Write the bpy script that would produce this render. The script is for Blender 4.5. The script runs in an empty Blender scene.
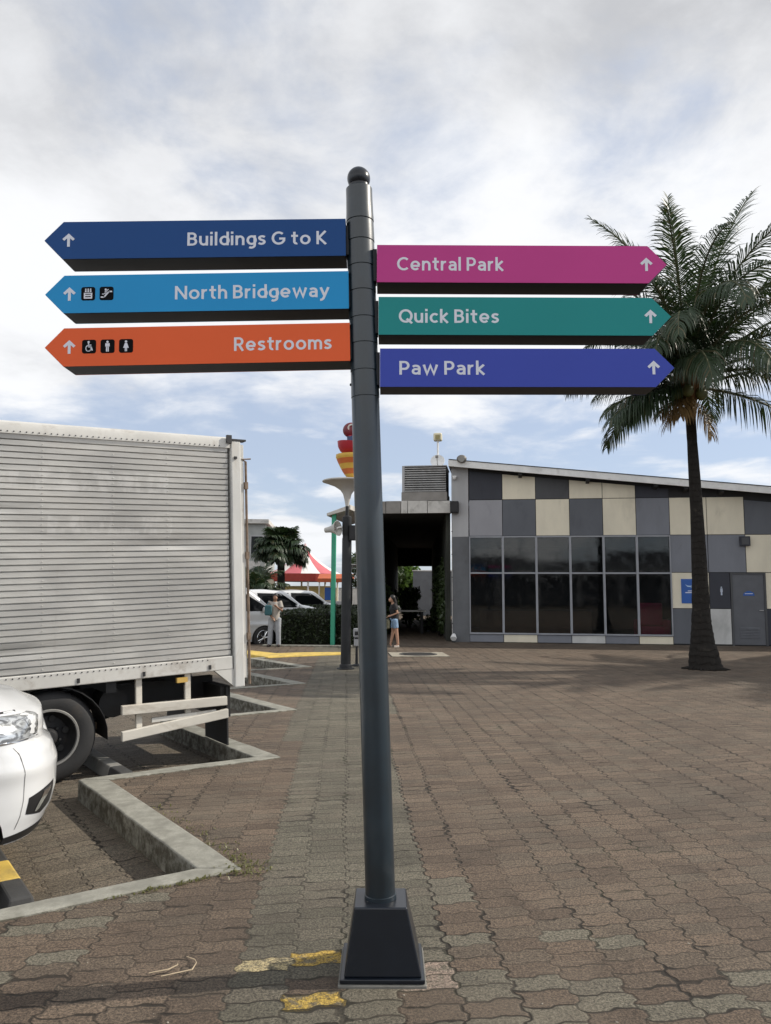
import bpy, bmesh, math, random
from mathutils import Vector, Matrix, Euler, noise as mnoise
S = bpy.context.scene
COL = S.collection
PI = math.pi
R = math.radians

# ------------------------------------------------------------------ camera
F, HZ, ROLL = 770.0, 592.0, 0.0045
cam = bpy.data.cameras.new('camera')
cam.sensor_fit = 'VERTICAL'; cam.sensor_height = 36; cam.lens = F / 1024 * 36
cam.clip_start = 0.05; cam.clip_end = 3000
camo = bpy.data.objects.new('camera', cam); COL.objects.link(camo)
camo.location = (0, 0, 1.5)
camo.rotation_mode = 'QUATERNION'
camo.rotation_quaternion = (Matrix.Rotation(R(90) + math.atan((HZ - 512) / F), 4, 'X') @ Matrix.Rotation(ROLL, 4, 'Z')).to_quaternion()
S.camera = camo

# ------------------------------------------------------------------ sun, sky, exposure
SUN_AZ, SUN_EL = R(78.5), R(37)          # azimuth from +Y towards +X
sl = bpy.data.lights.new('sun', 'SUN'); sl.energy = 3.9; sl.angle = R(0.6); sl.color = (1.0, 0.93, 0.82)
so = bpy.data.objects.new('sun', sl); COL.objects.link(so); so.location = (20, 5, 30)
sd = Vector((math.sin(SUN_AZ) * math.cos(SUN_EL), math.cos(SUN_AZ) * math.cos(SUN_EL), math.sin(SUN_EL)))
so.rotation_mode = 'QUATERNION'; so.rotation_quaternion = sd.to_track_quat('Z', 'Y')
S.view_settings.view_transform = 'Standard'
S.view_settings.look = 'None'
S.view_settings.exposure = 0.18
S.view_settings.gamma = 1.0
S.cycles.max_bounces = 6; S.cycles.transparent_max_bounces = 8

class G:
    """tiny node-graph writer"""
    def __init__(s, nt): s.nt = nt
    def n(s, typ, ins=None, **props):
        nd = s.nt.nodes.new(typ)
        for k, v in props.items(): setattr(nd, k, v)
        for k, v in (ins or {}).items(): s.set(nd.inputs[k], v)
        return nd
    def set(s, sock, v):
        if isinstance(v, bpy.types.NodeSocket): s.nt.links.new(v, sock)
        elif v is not None:
            if hasattr(sock, 'default_value'):
                try: sock.default_value = v
                except Exception:
                    sock.default_value = (*v, 1.0) if len(v) == 3 else v
    def m(s, op, a, b=None, c=None, clamp=False):
        nd = s.nt.nodes.new('ShaderNodeMath'); nd.operation = op; nd.use_clamp = clamp
        s.set(nd.inputs[0], a)
        if b is not None: s.set(nd.inputs[1], b)
        if c is not None: s.set(nd.inputs[2], c)
        return nd.outputs[0]
    def v(s, op, a, b=None):
        nd = s.nt.nodes.new('ShaderNodeVectorMath'); nd.operation = op
        s.set(nd.inputs[0], a)
        if b is not None: s.set(nd.inputs[1], b)
        return nd.outputs['Value'] if op in ('DISTANCE', 'LENGTH', 'DOT_PRODUCT') else nd.outputs[0]
    def xyz(s, a):
        nd = s.nt.nodes.new('ShaderNodeSeparateXYZ'); s.set(nd.inputs[0], a); return nd.outputs
    def vec(s, x, y, z=0.0):
        nd = s.nt.nodes.new('ShaderNodeCombineXYZ')
        for i, q in enumerate((x, y, z)): s.set(nd.inputs[i], q)
        return nd.outputs[0]
    def noise(s, vec, scale, detail=3, rough=0.5, dist=0.0):
        nd = s.n('ShaderNodeTexNoise', {'Vector': vec, 'Scale': scale, 'Detail': detail, 'Roughness': rough, 'Distortion': dist})
        return nd.outputs['Fac']
    def ss(s, x, a, b, lo=0.0, hi=1.0):
        nd = s.nt.nodes.new('ShaderNodeMapRange'); nd.interpolation_type = 'SMOOTHSTEP'
        for k, q in (('Value', x), ('From Min', a), ('From Max', b), ('To Min', lo), ('To Max', hi)): s.set(nd.inputs[k], q)
        return nd.outputs[0]
    def mix(s, f, a, b, blend='MIX'):
        nd = s.nt.nodes.new('ShaderNodeMix'); nd.data_type = 'RGBA'; nd.blend_type = blend
        s.set(nd.inputs[0], f); s.set(nd.inputs[6], a); s.set(nd.inputs[7], b)
        return nd.outputs[2]

W = bpy.data.worlds.new('World'); S.world = W; W.use_nodes = True
def build_sky():
    nt = W.node_tree; nt.nodes.clear(); g = G(nt)
    sky = g.n('ShaderNodeTexSky', sky_type='NISHITA', sun_disc=False, sun_elevation=SUN_EL, sun_rotation=SUN_AZ,
              air_density=1.0, dust_density=0.6, ozone_density=1.2)
    STR = 0.10
    d = g.n('ShaderNodeTexCoord').outputs['Generated']
    x, y, z = g.xyz(d)[:3]
    el = g.m('ARCSINE', z)
    h = g.m('ADD', g.m('MAXIMUM', z, 0.0), 0.16)
    p = g.vec(g.m('DIVIDE', x, h), g.m('DIVIDE', y, h), 0.0)
    p = g.v('ADD', p, (3.1, 1.7, 0.4))
    big = g.noise(p, 0.9, 9, 0.55, 0.25)
    fine = g.noise(p, 3.2, 8, 0.6, 0.3)
    # how much of the sky is covered: open near the horizon, closed overhead
    cover = g.ss(el, R(6), R(20), -0.085, 0.11)
    den = g.m('ADD', g.m('ADD', g.m('MULTIPLY', big, 0.72), g.m('MULTIPLY', fine, 0.28)), cover)
    mask = g.ss(den, 0.44, 0.60)
    # a low bank of cumulus along the horizon
    q = g.vec(g.m('MULTIPLY', g.m('ARCTAN2', x, y), 5.0), g.m('MULTIPLY', el, 16.0), 2.0)
    bank = g.m('SUBTRACT', g.noise(q, 1.0, 7, 0.55, 0.2), g.m('MULTIPLY', g.m('ABSOLUTE', g.m('SUBTRACT', el, R(4))), 1.6))
    mask = g.m('MAXIMUM', mask, g.ss(bank, 0.38, 0.54, 0.0, 0.9))
    # thick parts are greyer underneath
    thick = g.ss(g.m('ADD', g.noise(g.v('ADD', p, (7.3, 2.2, 0)), 1.5, 8, 0.58, 0.3), g.ss(el, R(22), R(38), -0.10, 0.20)), 0.38, 0.80)
    tone = g.mix(thick, (8.7, 8.8, 9.0, 1), (5.1, 5.2, 5.45, 1))
    tone = g.mix(g.ss(fine, 0.40, 0.70, 0, 0.42), tone, (8.9, 9.0, 9.2, 1))
    skyc = g.mix(1.0, sky.outputs[0], (0.80, 0.84, 0.95, 1), 'MULTIPLY')
    skyc = g.mix(0.55, skyc, (6.3, 7.1, 8.5, 1))
    c = g.mix(mask, skyc, tone)
    c = g.mix(g.ss(y, 0.2, -0.6), c, g.mix(1.0, c, (1.32, 1.31, 1.28, 1), 'MULTIPLY'))   # added fill: unseen sky behind the viewer brightened to lift the shaded facade
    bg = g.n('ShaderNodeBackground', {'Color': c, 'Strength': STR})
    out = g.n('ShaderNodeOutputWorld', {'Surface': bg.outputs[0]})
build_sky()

# ------------------------------------------------------------------ materials
def principled(name):
    m = bpy.data.materials.new(name); m.use_nodes = True
    nt = m.node_tree; nt.nodes.clear(); g = G(nt)
    b = g.n('ShaderNodeBsdfPrincipled'); o = g.n('ShaderNodeOutputMaterial', {'Surface': b.outputs[0]})
    return m, g, b, o

def mat(name, col, rough=0.6, metal=0.0, var=0.12, vscale=3.0, bump=0.0, bscale=60.0, dirt=None, dirt_amt=0.5, dscale=2.0, coat=0.0, spec=0.5, stretch=None):
    """painted / plain surface: base colour broken up by noise, optional dirt colour in patches, fine bump"""
    m, g, b, o = principled(name)
    tc = g.n('ShaderNodeTexCoord').outputs['Object']
    if stretch: tc = g.v('MULTIPLY', tc, stretch)
    c4 = (*col, 1.0)
    nz = g.noise(tc, vscale, 5, 0.6)
    lo = tuple(q * (1 - var) for q in col) + (1.0,); hi = tuple(min(1, q * (1 + var)) for q in col) + (1.0,)
    c = g.mix(g.ss(nz, 0.3, 0.7), lo, hi)
    r = rough
    if dirt:
        dz = g.noise(g.v('ADD', tc, (5.2, 1.3, 8.8)), dscale, 8, 0.65, 0.4)
        f = g.ss(dz, 0.62 - 0.25 * dirt_amt, 0.85 - 0.2 * dirt_amt)
        f = g.m('MULTIPLY', f, min(1.0, 0.4 + dirt_amt * 0.6))
        c = g.mix(f, c, (*dirt, 1.0))
        r = g.m('ADD', g.m('MULTIPLY', f, 0.25), rough, clamp=True)
    g.set(b.inputs['Base Color'], c); g.set(b.inputs['Roughness'], r); b.inputs['Metallic'].default_value = metal
    b.inputs['Coat Weight'].default_value = coat; b.inputs['Coat Roughness'].default_value = 0.06
    b.inputs['Specular IOR Level'].default_value = spec
    if bump > 0:
        bn = g.n('ShaderNodeBump', {'Height': g.noise(tc, bscale, 5, 0.65), 'Strength': bump, 'Distance': 0.01})
        g.set(b.inputs['Normal'], bn.outputs[0])
    return m

def paver_material(name, zones):
    """interlocking zigzag pavers, real cell pattern in plan"""
    m, g, b, o = principled(name)
    P = g.n('ShaderNodeNewGeometry').outputs['Position']
    x, y, z = g.xyz(P)[:3]
    a = R(2.8) if zones else R(33)
    ca, sa = math.cos(a), math.sin(a)
    X = g.m('ADD', g.m('MULTIPLY', x, ca), g.m('MULTIPLY', y, sa))
    Y = g.m('SUBTRACT', g.m('MULTIPLY', y, ca), g.m('MULTIPLY', x, sa))
    # old paving has settled: joints wander a little
    wob = g.noise(P, 1.3, 2, 0.5)
    wob2 = g.noise(g.v('ADD', P, (9, 4, 0)), 1.1, 2, 0.5)
    X = g.m('ADD', X, g.m('MULTIPLY', g.m('SUBTRACT', wob, 0.5), 0.07))
    Y = g.m('ADD', Y, g.m('MULTIPLY', g.m('SUBTRACT', wob2, 0.5), 0.05))
    f1 = g.noise(g.v('ADD', P, (4, 8, 0)), 6.5, 2, 0.5)
    X = g.m('ADD', X, g.m('MULTIPLY', g.m('SUBTRACT', f1, 0.5), 0.030)); Y = g.m('ADD', Y, g.m('MULTIPLY', g.m('SUBTRACT', g.noise(g.v('ADD', P, (14, 2, 0)), 7.0, 2, 0.5), 0.5), 0.030))
    BW, BH = 0.215, 0.112
    u0 = g.m('DIVIDE', X, BW); v0 = g.m('DIVIDE', Y, BH)
    rg = g.n('ShaderNodeTexNoise', {'Vector': P, 'Scale': 26.0, 'Detail': 3.0, 'Roughness': 0.6}).outputs['Fac']
    rag = g.m('MULTIPLY', g.m('SUBTRACT', rg, 0.5), 0.05)
    # S-shaped sides
    tri = g.m('PINGPONG', g.m('ADD', v0, 0.25), 0.5)          # period 1
    tri = g.ss(tri, 0.14, 0.36, -1, 1)
    u = g.m('ADD', g.m('ADD', u0, g.m('MULTIPLY', tri, 0.050)), rag)
    ci = g.m('FLOOR', u); fu = g.m('FRACT', u)
    odd = g.m('MODULO', g.m('ABSOLUTE', ci), 2.0)
    colsh = g.m('MULTIPLY', g.n('ShaderNodeTexWhiteNoise', {'W': ci}, noise_dimensions='1D').outputs['Value'], 0.30)
    tri2 = g.m('PINGPONG', g.m('ADD', g.m('MULTIPLY', u0, 1.0), 0.25), 0.5)
    tri2 = g.ss(tri2, 0.14, 0.36, -1, 1)
    v = g.m('ADD', g.m('ADD', g.m('ADD', v0, g.m('MULTIPLY', tri2, 0.085)), g.m('ADD', g.m('MULTIPLY', odd, 0.5), colsh)), g.m('MULTIPLY', rag, 1.6))
    ri = g.m('FLOOR', v); fv = g.m('FRACT', v)
    du = g.m('MULTIPLY', g.m('MINIMUM', fu, g.m('SUBTRACT', 1.0, fu)), BW)
    dv = g.m('MULTIPLY', g.m('MINIMUM', fv, g.m('SUBTRACT', 1.0, fv)), BH)
    # a few joints have opened wide
    opn = g.ss(g.noise(g.v('MULTIPLY', P, (1, 1, 0)), 2.3, 4, 0.65), 0.52, 0.68, 0.0, 0.013)
    filled = g.ss(g.noise(g.v('ADD', P, (13, 5, 0)), 3.1, 5, 0.7), 0.36, 0.62, 0.0, 1.0)
    cellx = g.m('MULTIPLY', g.m('ADD', ci, 0.5), BW); celly = g.m('MULTIPLY', g.m('ADD', g.m('SUBTRACT', g.m('SUBTRACT', ri, colsh), g.m('MULTIPLY', odd, 0.5)), 0.5), BH)
    cid = g.vec(ci, ri, 0.0)
    wn = g.n('ShaderNodeTexWhiteNoise', {'Vector': cid}, noise_dimensions='3D')
    r1 = wn.outputs['Value']; rc = g.xyz(wn.outputs['Color'])
    # cell centre back in world axes
    wx = g.m('SUBTRACT', g.m('MULTIPLY', cellx, ca), g.m('MULTIPLY', celly, sa))
    wy = g.m('ADD', g.m('MULTIPLY', cellx, sa), g.m('MULTIPLY', celly, ca))
    d = g.m('MINIMUM', du, dv)
    w0 = g.m('ADD', g.m('MULTIPLY', g.noise(P, 48, 3, 0.7), 0.0022), opn)
    colw = g.n('ShaderNodeTexWhiteNoise', {'W': g.m('FLOOR', g.m('ADD', u, 0.5))}, noise_dimensions='1D').outputs['Value']
    longn = g.noise(g.v('ADD', P, (8, 1, 0)), 1.6, 4, 0.65)
    longw = g.ss(g.m('ADD', g.m('MULTIPLY', colw, 0.5), longn), 0.55, 0.95, 0.50, 1.0)
    nearj = g.ss(y, 3.5, 3.1)
    ju = g.m('MULTIPLY', g.ss(g.m('SUBTRACT', du, g.m('ADD', w0, g.m('MULTIPLY', g.ss(longw, 0.5, 1.0), 0.0030))), -0.0005, 0.0040, 1.0, 0.0), longw)
    rowk = g.ss(g.noise(g.v('ADD', P, (2, 19, 0)), 5.0, 4, 0.7), 0.40, 0.60, 0.42, 1.0)
    rowk = g.m('MAXIMUM', rowk, g.m('MULTIPLY', nearj, 0.95)); longw = g.m('MAXIMUM', longw, nearj)
    w0 = g.m('ADD', w0, g.m('MULTIPLY', nearj, 0.0022))
    jv = g.m('MULTIPLY', g.ss(g.m('SUBTRACT', dv, w0), -0.0005, 0.0036, 1.0, 0.0), rowk)
    jt = g.m('SUBTRACT', 1.0, g.m('MAXIMUM', ju, jv))             # 0 in the joint, 1 on the stone
    red = g.mix(r1, (0.098, 0.074, 0.056, 1), (0.150, 0.115, 0.086, 1))
    red = g.mix(g.ss(rc[1], 0.6, 1.0, 0, 0.6), red, (0.118, 0.100, 0.078, 1))
    grey = g.mix(r1, (0.100, 0.094, 0.073, 1), (0.146, 0.135, 0.106, 1))
    grey = g.mix(g.ss(rc[2], 0.6, 1.0, 0, 0.5), grey, (0.120, 0.104, 0.084, 1))
    if zones:
        lw = g.m('SUBTRACT', wx, g.m('ADD', -0.37, g.m('MULTIPLY', wy, -0.070)))
        rw = g.m('SUBTRACT', g.m('ADD', 0.50, g.m('MULTIPLY', wy, -0.045)), wx)
        band = g.m('GREATER_THAN', g.m('MINIMUM', lw, rw), 0.0)
        near = g.m('LESS_THAN', wy, g.m('ADD', 3.22, g.m('MULTIPLY', rc[2], 0.05)))
        mixd = g.m('MULTIPLY', near, g.m('GREATER_THAN', rc[0], 0.45))
        mixd = g.m('MULTIPLY', mixd, g.m('GREATER_THAN', wx, -0.62))
        stray = g.m('MULTIPLY', g.m('GREATER_THAN', rc[0], 0.90), g.m('LESS_THAN', wy, 4.2))
        f = g.m('MAXIMUM', g.m('MULTIPLY', band, g.m('SUBTRACT', 1.0, g.m('MULTIPLY', near, g.m('LESS_THAN', rc[1], 0.4)))), g.m('MAXIMUM', mixd, stray))
        c = g.mix(f, red, grey)
        def paint(c, px, py, rx, ry, col):
            ax = g.m('DIVIDE', g.m('ABSOLUTE', g.m('SUBTRACT', wx, px)), rx); ay = g.m('DIVIDE', g.m('ABSOLUTE', g.m('SUBTRACT', wy, py)), ry)
            k = g.m('LESS_THAN', g.m('MAXIMUM', ax, ay), 1.0)
            worn = g.ss(g.noise(P, 17, 6, 0.75), 0.40, 0.54, 0.10, 0.90)
            return g.mix(g.m('MULTIPLY', k, worn), c, (*col, 1))
        for args in PAINTED: c = paint(c, *args)
    else:
        c = g.mix(0.5, red, grey)
    # aggregate speckle, dust and grime in large patches
    sp = g.noise(P, 95, 5, 0.8)
    c = g.mix(g.ss(sp, 0.40, 0.60, 0, 1), g.mix(1.0, c, (0.46, 0.46, 0.46, 1), 'MULTIPLY'), g.mix(1.0, c, (1.68, 1.66, 1.62, 1), 'MULTIPLY'))
    sp2 = g.noise(g.v('ADD', P, (5, 5, 5)), 38, 4, 0.7)
    c = g.mix(g.ss(sp2, 0.35, 0.68, 0, 0.75), c, g.mix(1.0, c, (0.62, 0.62, 0.62, 1), 'MULTIPLY'))
    # patchy stains the size of a few stones
    st = g.noise(g.v('ADD', P, (21, 3, 0)), 2.6, 6, 0.68, 0.8)
    c = g.mix(g.ss(st, 0.50, 0.70, 0, 0.55), c, g.mix(1.0, c, (0.55, 0.55, 0.56, 1), 'MULTIPLY'))
    pits = g.noise(P, 62, 3, 0.6)
    c = g.mix(g.ss(pits, 0.58, 0.68, 0, 0.7), c, (0.030, 0.026, 0.022, 1))
    gr = g.noise(P, 0.55, 6, 0.62, 0.6)
    c = g.mix(g.ss(gr, 0.40, 0.72, 0, 0.45), c, (0.060, 0.050, 0.040, 1))
    du2 = g.noise(g.v('ADD', P, (31, 7, 0)), 0.9, 6, 0.6, 0.5)
    c = g.mix(g.ss(du2, 0.50, 0.75, 0, 0.38), c, (0.190, 0.160, 0.122, 1))
    moss = g.ss(g.noise(g.v('ADD', P, (3, 17, 0)), 0.8, 5, 0.6), 0.52, 0.66, 0, 0.8)
    soil = g.mix(moss, (0.016, 0.013, 0.010, 1), (0.030, 0.034, 0.015, 1))
    soil = g.mix(g.m('MULTIPLY', filled, g.ss(opn, 0.0, 0.003, 0.62, 0.08)), soil, (0.085, 0.070, 0.054, 1))
    c = g.mix(1.0, c, (1.10, 1.09, 1.09, 1), 'MULTIPLY')
    c = g.mix(g.m('MULTIPLY', g.m('SUBTRACT', 1.0, jt), 0.92), c, soil)
    g.set(b.inputs['Base Color'], c)
    g.set(b.inputs['Roughness'], g.ss(sp, 0.3, 0.7, 0.72, 0.92))
    b.inputs['Specular IOR Level'].default_value = 0.3
    edge = g.m('SUBTRACT', 1.0, g.m('MAXIMUM', g.m('MULTIPLY', g.ss(du, 0.0, g.m('ADD', w0, 0.008), 1.0, 0.0), longw), g.m('MULTIPLY', g.ss(dv, 0.0, g.m('ADD', w0, 0.007), 1.0, 0.0), rowk)))
    tilt = g.m('ADD', g.m('MULTIPLY', g.m('SUBTRACT', fu, 0.5), g.m('SUBTRACT', rc[0], 0.5)), g.m('MULTIPLY', g.m('SUBTRACT', fv, 0.5), g.m('SUBTRACT', rc[1], 0.5)))
    hgt = g.m('ADD', g.m('MULTIPLY', edge, 0.008), g.m('MULTIPLY', sp, 0.0090))
    hgt = g.m('ADD', hgt, g.m('MULTIPLY', r1, 0.004))
    hgt = g.m('ADD', hgt, g.m('MULTIPLY', tilt, 0.009))
    hgt = g.m('SUBTRACT', hgt, g.ss(pits, 0.6, 0.74, 0, 0.003))
    bn = g.n('ShaderNodeBump', {'Height': hgt, 'Strength': 0.9, 'Distance': 1.0})
    g.set(b.inputs['Normal'], bn.outputs[0])
    return m

def concrete(name, col, moss=0.3, scale=6.0):
    m, g, b, o = principled(name)
    P = g.n('ShaderNodeNewGeometry').outputs['Position']; nrm = g.xyz(g.n('ShaderNodeNewGeometry').outputs['Normal'])
    n1 = g.noise(P, scale, 8, 0.65); n2 = g.noise(P, 90, 4, 0.7)
    c = g.mix(g.ss(n1, 0.3, 0.7), tuple(q * 0.72 for q in col) + (1,), tuple(q * 1.15 for q in col) + (1,))
    c = g.mix(g.ss(n2, 0.35, 0.7, 0, 0.5), c, tuple(q * 0.7 for q in col) + (1,))
    side = g.ss(nrm[2], 0.2, 0.8, 1.0, 0.0)
    ms = g.m('MULTIPLY', g.ss(g.noise(g.v('ADD', P, (2, 9, 4)), 12, 8, 0.72), 0.30, 0.66), g.m('ADD', g.m('MULTIPLY', side, 0.85), moss * 0.6), clamp=True)
    c = g.mix(ms, c, (0.085, 0.078, 0.060, 1))
    g.set(b.inputs['Base Color'], c); b.inputs['Roughness'].default_value = 0.9
    b.inputs['Specular IOR Level'].default_value = 0.25
    bn = g.n('ShaderNodeBump', {'Height': g.m('ADD', n2, g.m('MULTIPLY', n1, 1.5)), 'Strength': 0.5, 'Distance': 0.006})
    g.set(b.inputs['Normal'], bn.outputs[0])
    return m

def leaf_material(name, c1, c2, dry=None, trans=0.25):
    m, g, b, o = principled(name)
    P = g.n('ShaderNodeTexCoord').outputs['Object']
    info = g.n('ShaderNodeNewGeometry').outputs['Random Per Island']
    c = g.mix(g.noise(P, 1.3, 4, 0.6), (*c1, 1), (*c2, 1))
    c = g.mix(g.ss(info, 0.0, 1.0, 0, 0.5), c, (*c2, 1))
    if dry: c = g.mix(g.ss(info, 0.93, 0.97), c, (*dry, 1))
    g.set(b.inputs['Base Color'], c); b.inputs['Roughness'].default_value = 0.45
    tr = g.n('ShaderNodeBsdfTranslucent', {'Color': g.mix(1.0, c, (1.3, 1.5, 0.8, 1), 'MULTIPLY')})
    mx = g.n('ShaderNodeMixShader', {0: trans, 1: b.outputs[0], 2: tr.outputs[0]})
    g.set(o.inputs['Surface'], mx.outputs[0])
    return m

def glass_material(name, tint, clear=0.25, rough=0.03, ior=2.0):
    m, g, b, o = principled(name)
    tc = g.n('ShaderNodeTexCoord').outputs['Object']
    b.inputs['Base Color'].default_value = (*tint, 1); b.inputs['Roughness'].default_value = rough
    g.set(b.inputs['Roughness'], g.ss(g.noise(tc, 4, 5, 0.6), 0.4, 0.8, rough, rough + 0.12))
    b.inputs['IOR'].default_value = ior
    bn = g.n('ShaderNodeBump', {'Height': g.noise(tc, 1.1, 2, 0.5), 'Strength': 0.06, 'Distance': 0.02})
    g.set(b.inputs['Normal'], bn.outputs[0])
    tr = g.n('ShaderNodeBsdfTransparent', {'Color': (0.80, 0.83, 0.82, 1)})
    mx = g.n('ShaderNodeMixShader', {0: clear, 1: b.outputs[0], 2: tr.outputs[0]})
    g.set(o.inputs['Surface'], mx.outputs[0])
    return m

# ------------------------------------------------------------------ mesh helper
class MB:
    def __init__(s): s.v = []; s.f = []; s.mi = []; s.M = Matrix(); s.m = 0
    def add(s, vs, fs):
        o = len(s.v)
        s.v += [s.M @ Vector(p) for p in vs]; s.f += [[i + o for i in f] for f in fs]; s.mi += [s.m] * len(fs)
    def box(s, a, b):
        x0, y0, z0 = a; x1, y1, z1 = b
        s.add([(x0,y0,z0),(x1,y0,z0),(x1,y1,z0),(x0,y1,z0),(x0,y0,z1),(x1,y0,z1),(x1,y1,z1),(x0,y1,z1)],
              [(3,2,1,0),(4,5,6,7),(0,1,5,4),(1,2,6,5),(2,3,7,6),(3,0,4,7)])
    def hexa(s, p):      # eight corners, bottom ring then top ring
        s.add(p, [(3,2,1,0),(4,5,6,7),(0,1,5,4),(1,2,6,5),(2,3,7,6),(3,0,4,7)])
    def tube(s, pts, r, n=10, caps=True):
        pts = [Vector(p) for p in pts]; rs = r if isinstance(r, (list, tuple)) else [r] * len(pts)
        rings = []; up = None
        for i, p in enumerate(pts):
            t = (pts[min(i + 1, len(pts) - 1)] - pts[max(i - 1, 0)]).normalized()
            if up is None:
                up = Vector((0, 0, 1)) if abs(t.z) < 0.9 else Vector((1, 0, 0))
            a = t.cross(up).normalized(); b = a.cross(t).normalized(); up = b
            rings.append([p + (a * math.cos(2*PI*k/n) + b * math.sin(2*PI*k/n)) * rs[i] for k in range(n)])
        vs = [q for rg in rings for q in rg]; fs = []
        for i in range(len(rings) - 1):
            for k in range(n):
                k2 = (k + 1) % n
                fs.append((i*n + k2, i*n + k, (i+1)*n + k, (i+1)*n + k2))
        if caps: fs.append(tuple(range(n))); fs.append(tuple(reversed(range((len(rings)-1)*n, len(rings)*n))))
        s.add(vs, fs)
    def lathe(s, prof, n=24, axis='Z', c=(0,0,0), cap=True):
        vs = []; fs = []
        for (r, z) in prof:
            for k in range(n):
                a = 2*PI*k/n; q = (r*math.cos(a), r*math.sin(a), z)
                if axis == 'Y': q = (q[0], z, q[1])
                if axis == 'X': q = (z, q[0], q[1])
                vs.append((q[0]+c[0], q[1]+c[1], q[2]+c[2]))
        m = len(prof)
        for i in range(m - 1):
            for k in range(n):
                k2 = (k+1) % n; fs.append((i*n+k, i*n+k2, (i+1)*n+k2, (i+1)*n+k))
        if cap and prof[0][0] > 1e-4: fs.append(tuple(reversed(range(n))))
        if cap and prof[-1][0] > 1e-4: fs.append(tuple(range((m-1)*n, m*n)))
        s.add(vs, fs)
    def prism(s, poly, y0, y1):           # polygon in x,z extruded along y
        n = len(poly)
        vs = [(x, y0, z) for x, z in poly] + [(x, y1, z) for x, z in poly]
        fs = [tuple(range(n)), tuple(reversed(range(n, 2*n)))] + [((i+1) % n, i, n+i, n+(i+1) % n) for i in range(n)]
        s.add(vs, fs)
    def slab(s, poly, z0, z1):            # polygon in x,y extruded along z
        n = len(poly)
        vs = [(x, y, z0) for x, y in poly] + [(x, y, z1) for x, y in poly]
        fs = [tuple(reversed(range(n))), tuple(range(n, 2*n))] + [(i, (i+1) % n, n+(i+1) % n, n+i) for i in range(n)]
        s.add(vs, fs)
    def ball(s, c, r, n=14, sc=(1,1,1)):
        m = max(6, n*2//3); vs = []; fs = []
        for i in range(m+1):
            th = PI*i/m
            for k in range(n):
                a = 2*PI*k/n
                vs.append((c[0]+r*sc[0]*math.sin(th)*math.cos(a), c[1]+r*sc[1]*math.sin(th)*math.sin(a), c[2]+r*sc[2]*math.cos(th)))
        for i in range(m):
            for k in range(n):
                k2 = (k+1) % n; fs.append((i*n+k, (i+1)*n+k, (i+1)*n+k2, i*n+k2))
        s.add(vs, fs)
    def build(s, name, mats, parent=None, smooth=False, bevel=0.0, loc=None, seg=2, recalc=True):
        me = bpy.data.meshes.new(name)
        me.from_pydata([tuple(p) for p in s.v], [], s.f)
        for m in (mats if isinstance(mats, (list, tuple)) else [mats]): me.materials.append(m)
        for p, i in zip(me.polygons, s.mi): p.material_index = i
        if recalc:
            bm = bmesh.new(); bm.from_mesh(me)
            bmesh.ops.remove_doubles(bm, verts=bm.verts, dist=1e-6)
            bmesh.ops.recalc_face_normals(bm, faces=bm.faces); bm.to_mesh(me); bm.free()
        if smooth:
            me.polygons.foreach_set('use_smooth', [True] * len(me.polygons))
            me.set_sharp_from_angle(angle=R(smooth if smooth is not True else 40))
        ob = bpy.data.objects.new(name, me); COL.objects.link(ob)
        if parent: ob.parent = parent
        if loc: ob.location = loc
        if bevel > 0:
            md = ob.modifiers.new('bevel', 'BEVEL'); md.width = bevel; md.segments = seg; md.limit_method = 'ANGLE'; md.angle_limit = R(35)
        return ob

def tag(o, label=None, cat=None, group=None, kind=None):
    if label: o['label'] = label
    if cat: o['category'] = cat
    if group: o['group'] = group
    if kind: o['kind'] = kind
    return o
def thing(name, label, cat, loc=(0,0,0), rz=0.0, group=None):
    o = bpy.data.objects.new(name, None); COL.objects.link(o); o.location = loc; o.rotation_euler = (0, 0, rz)
    o.empty_display_size = 0.2
    return tag(o, label, cat, group)
def evaluated(ob, name, mats, parent=None, smooth=True, kill=True):
    dg = bpy.context.evaluated_depsgraph_get(); dg.update()
    me = bpy.data.meshes.new_from_object(ob.evaluated_get(dg)); me.name = name
    me.materials.clear()
    for m in (mats if isinstance(mats, (list, tuple)) else [mats]): me.materials.append(m)
    if smooth: me.polygons.foreach_set('use_smooth', [True] * len(me.polygons))
    mw = ob.matrix_world.copy()
    if kill: bpy.data.objects.remove(ob)
    o = bpy.data.objects.new(name, me); COL.objects.link(o)
    if parent: o.parent = parent
    return o
def merged(mb, name, m, parent=None, voxel=0.012, smooth=3):
    """overlapping capsules grown into one continuous skin"""
    t = mb.build('tmp', m)
    md = t.modifiers.new('r', 'REMESH'); md.mode = 'VOXEL'; md.voxel_size = voxel
    if smooth:
        sm = t.modifiers.new('s', 'SMOOTH'); sm.iterations = smooth; sm.factor = 0.5
    return evaluated(t, name, m, parent)
SW = 0.155; SH = SW / 2; XH = 0.73
def arc(cx, cy, rx, ry, a0, a1, n=14): return [(cx + rx*math.cos(R(a0 + (a1-a0)*k/n)), cy + ry*math.sin(R(a0 + (a1-a0)*k/n))) for k in range(n + 1)]
def flow(pts, n=5):
    o = []; q = [pts[0]] + list(pts) + [pts[-1]]
    for i in range(1, len(q) - 2):
        a, b, c, d = (Vector(q[i+j]) for j in (-1, 0, 1, 2))
        for k in range(n):
            t = k / n; p = 0.5 * ((2*b) + (c - a)*t + (2*a - 5*b + 4*c - d)*t*t + (3*b - a - 3*c + d)*t**3); o.append((p.x, p.y))
    return o + [tuple(pts[-1])]
OR = (XH - SW) / 2; OX = 0.245
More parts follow.
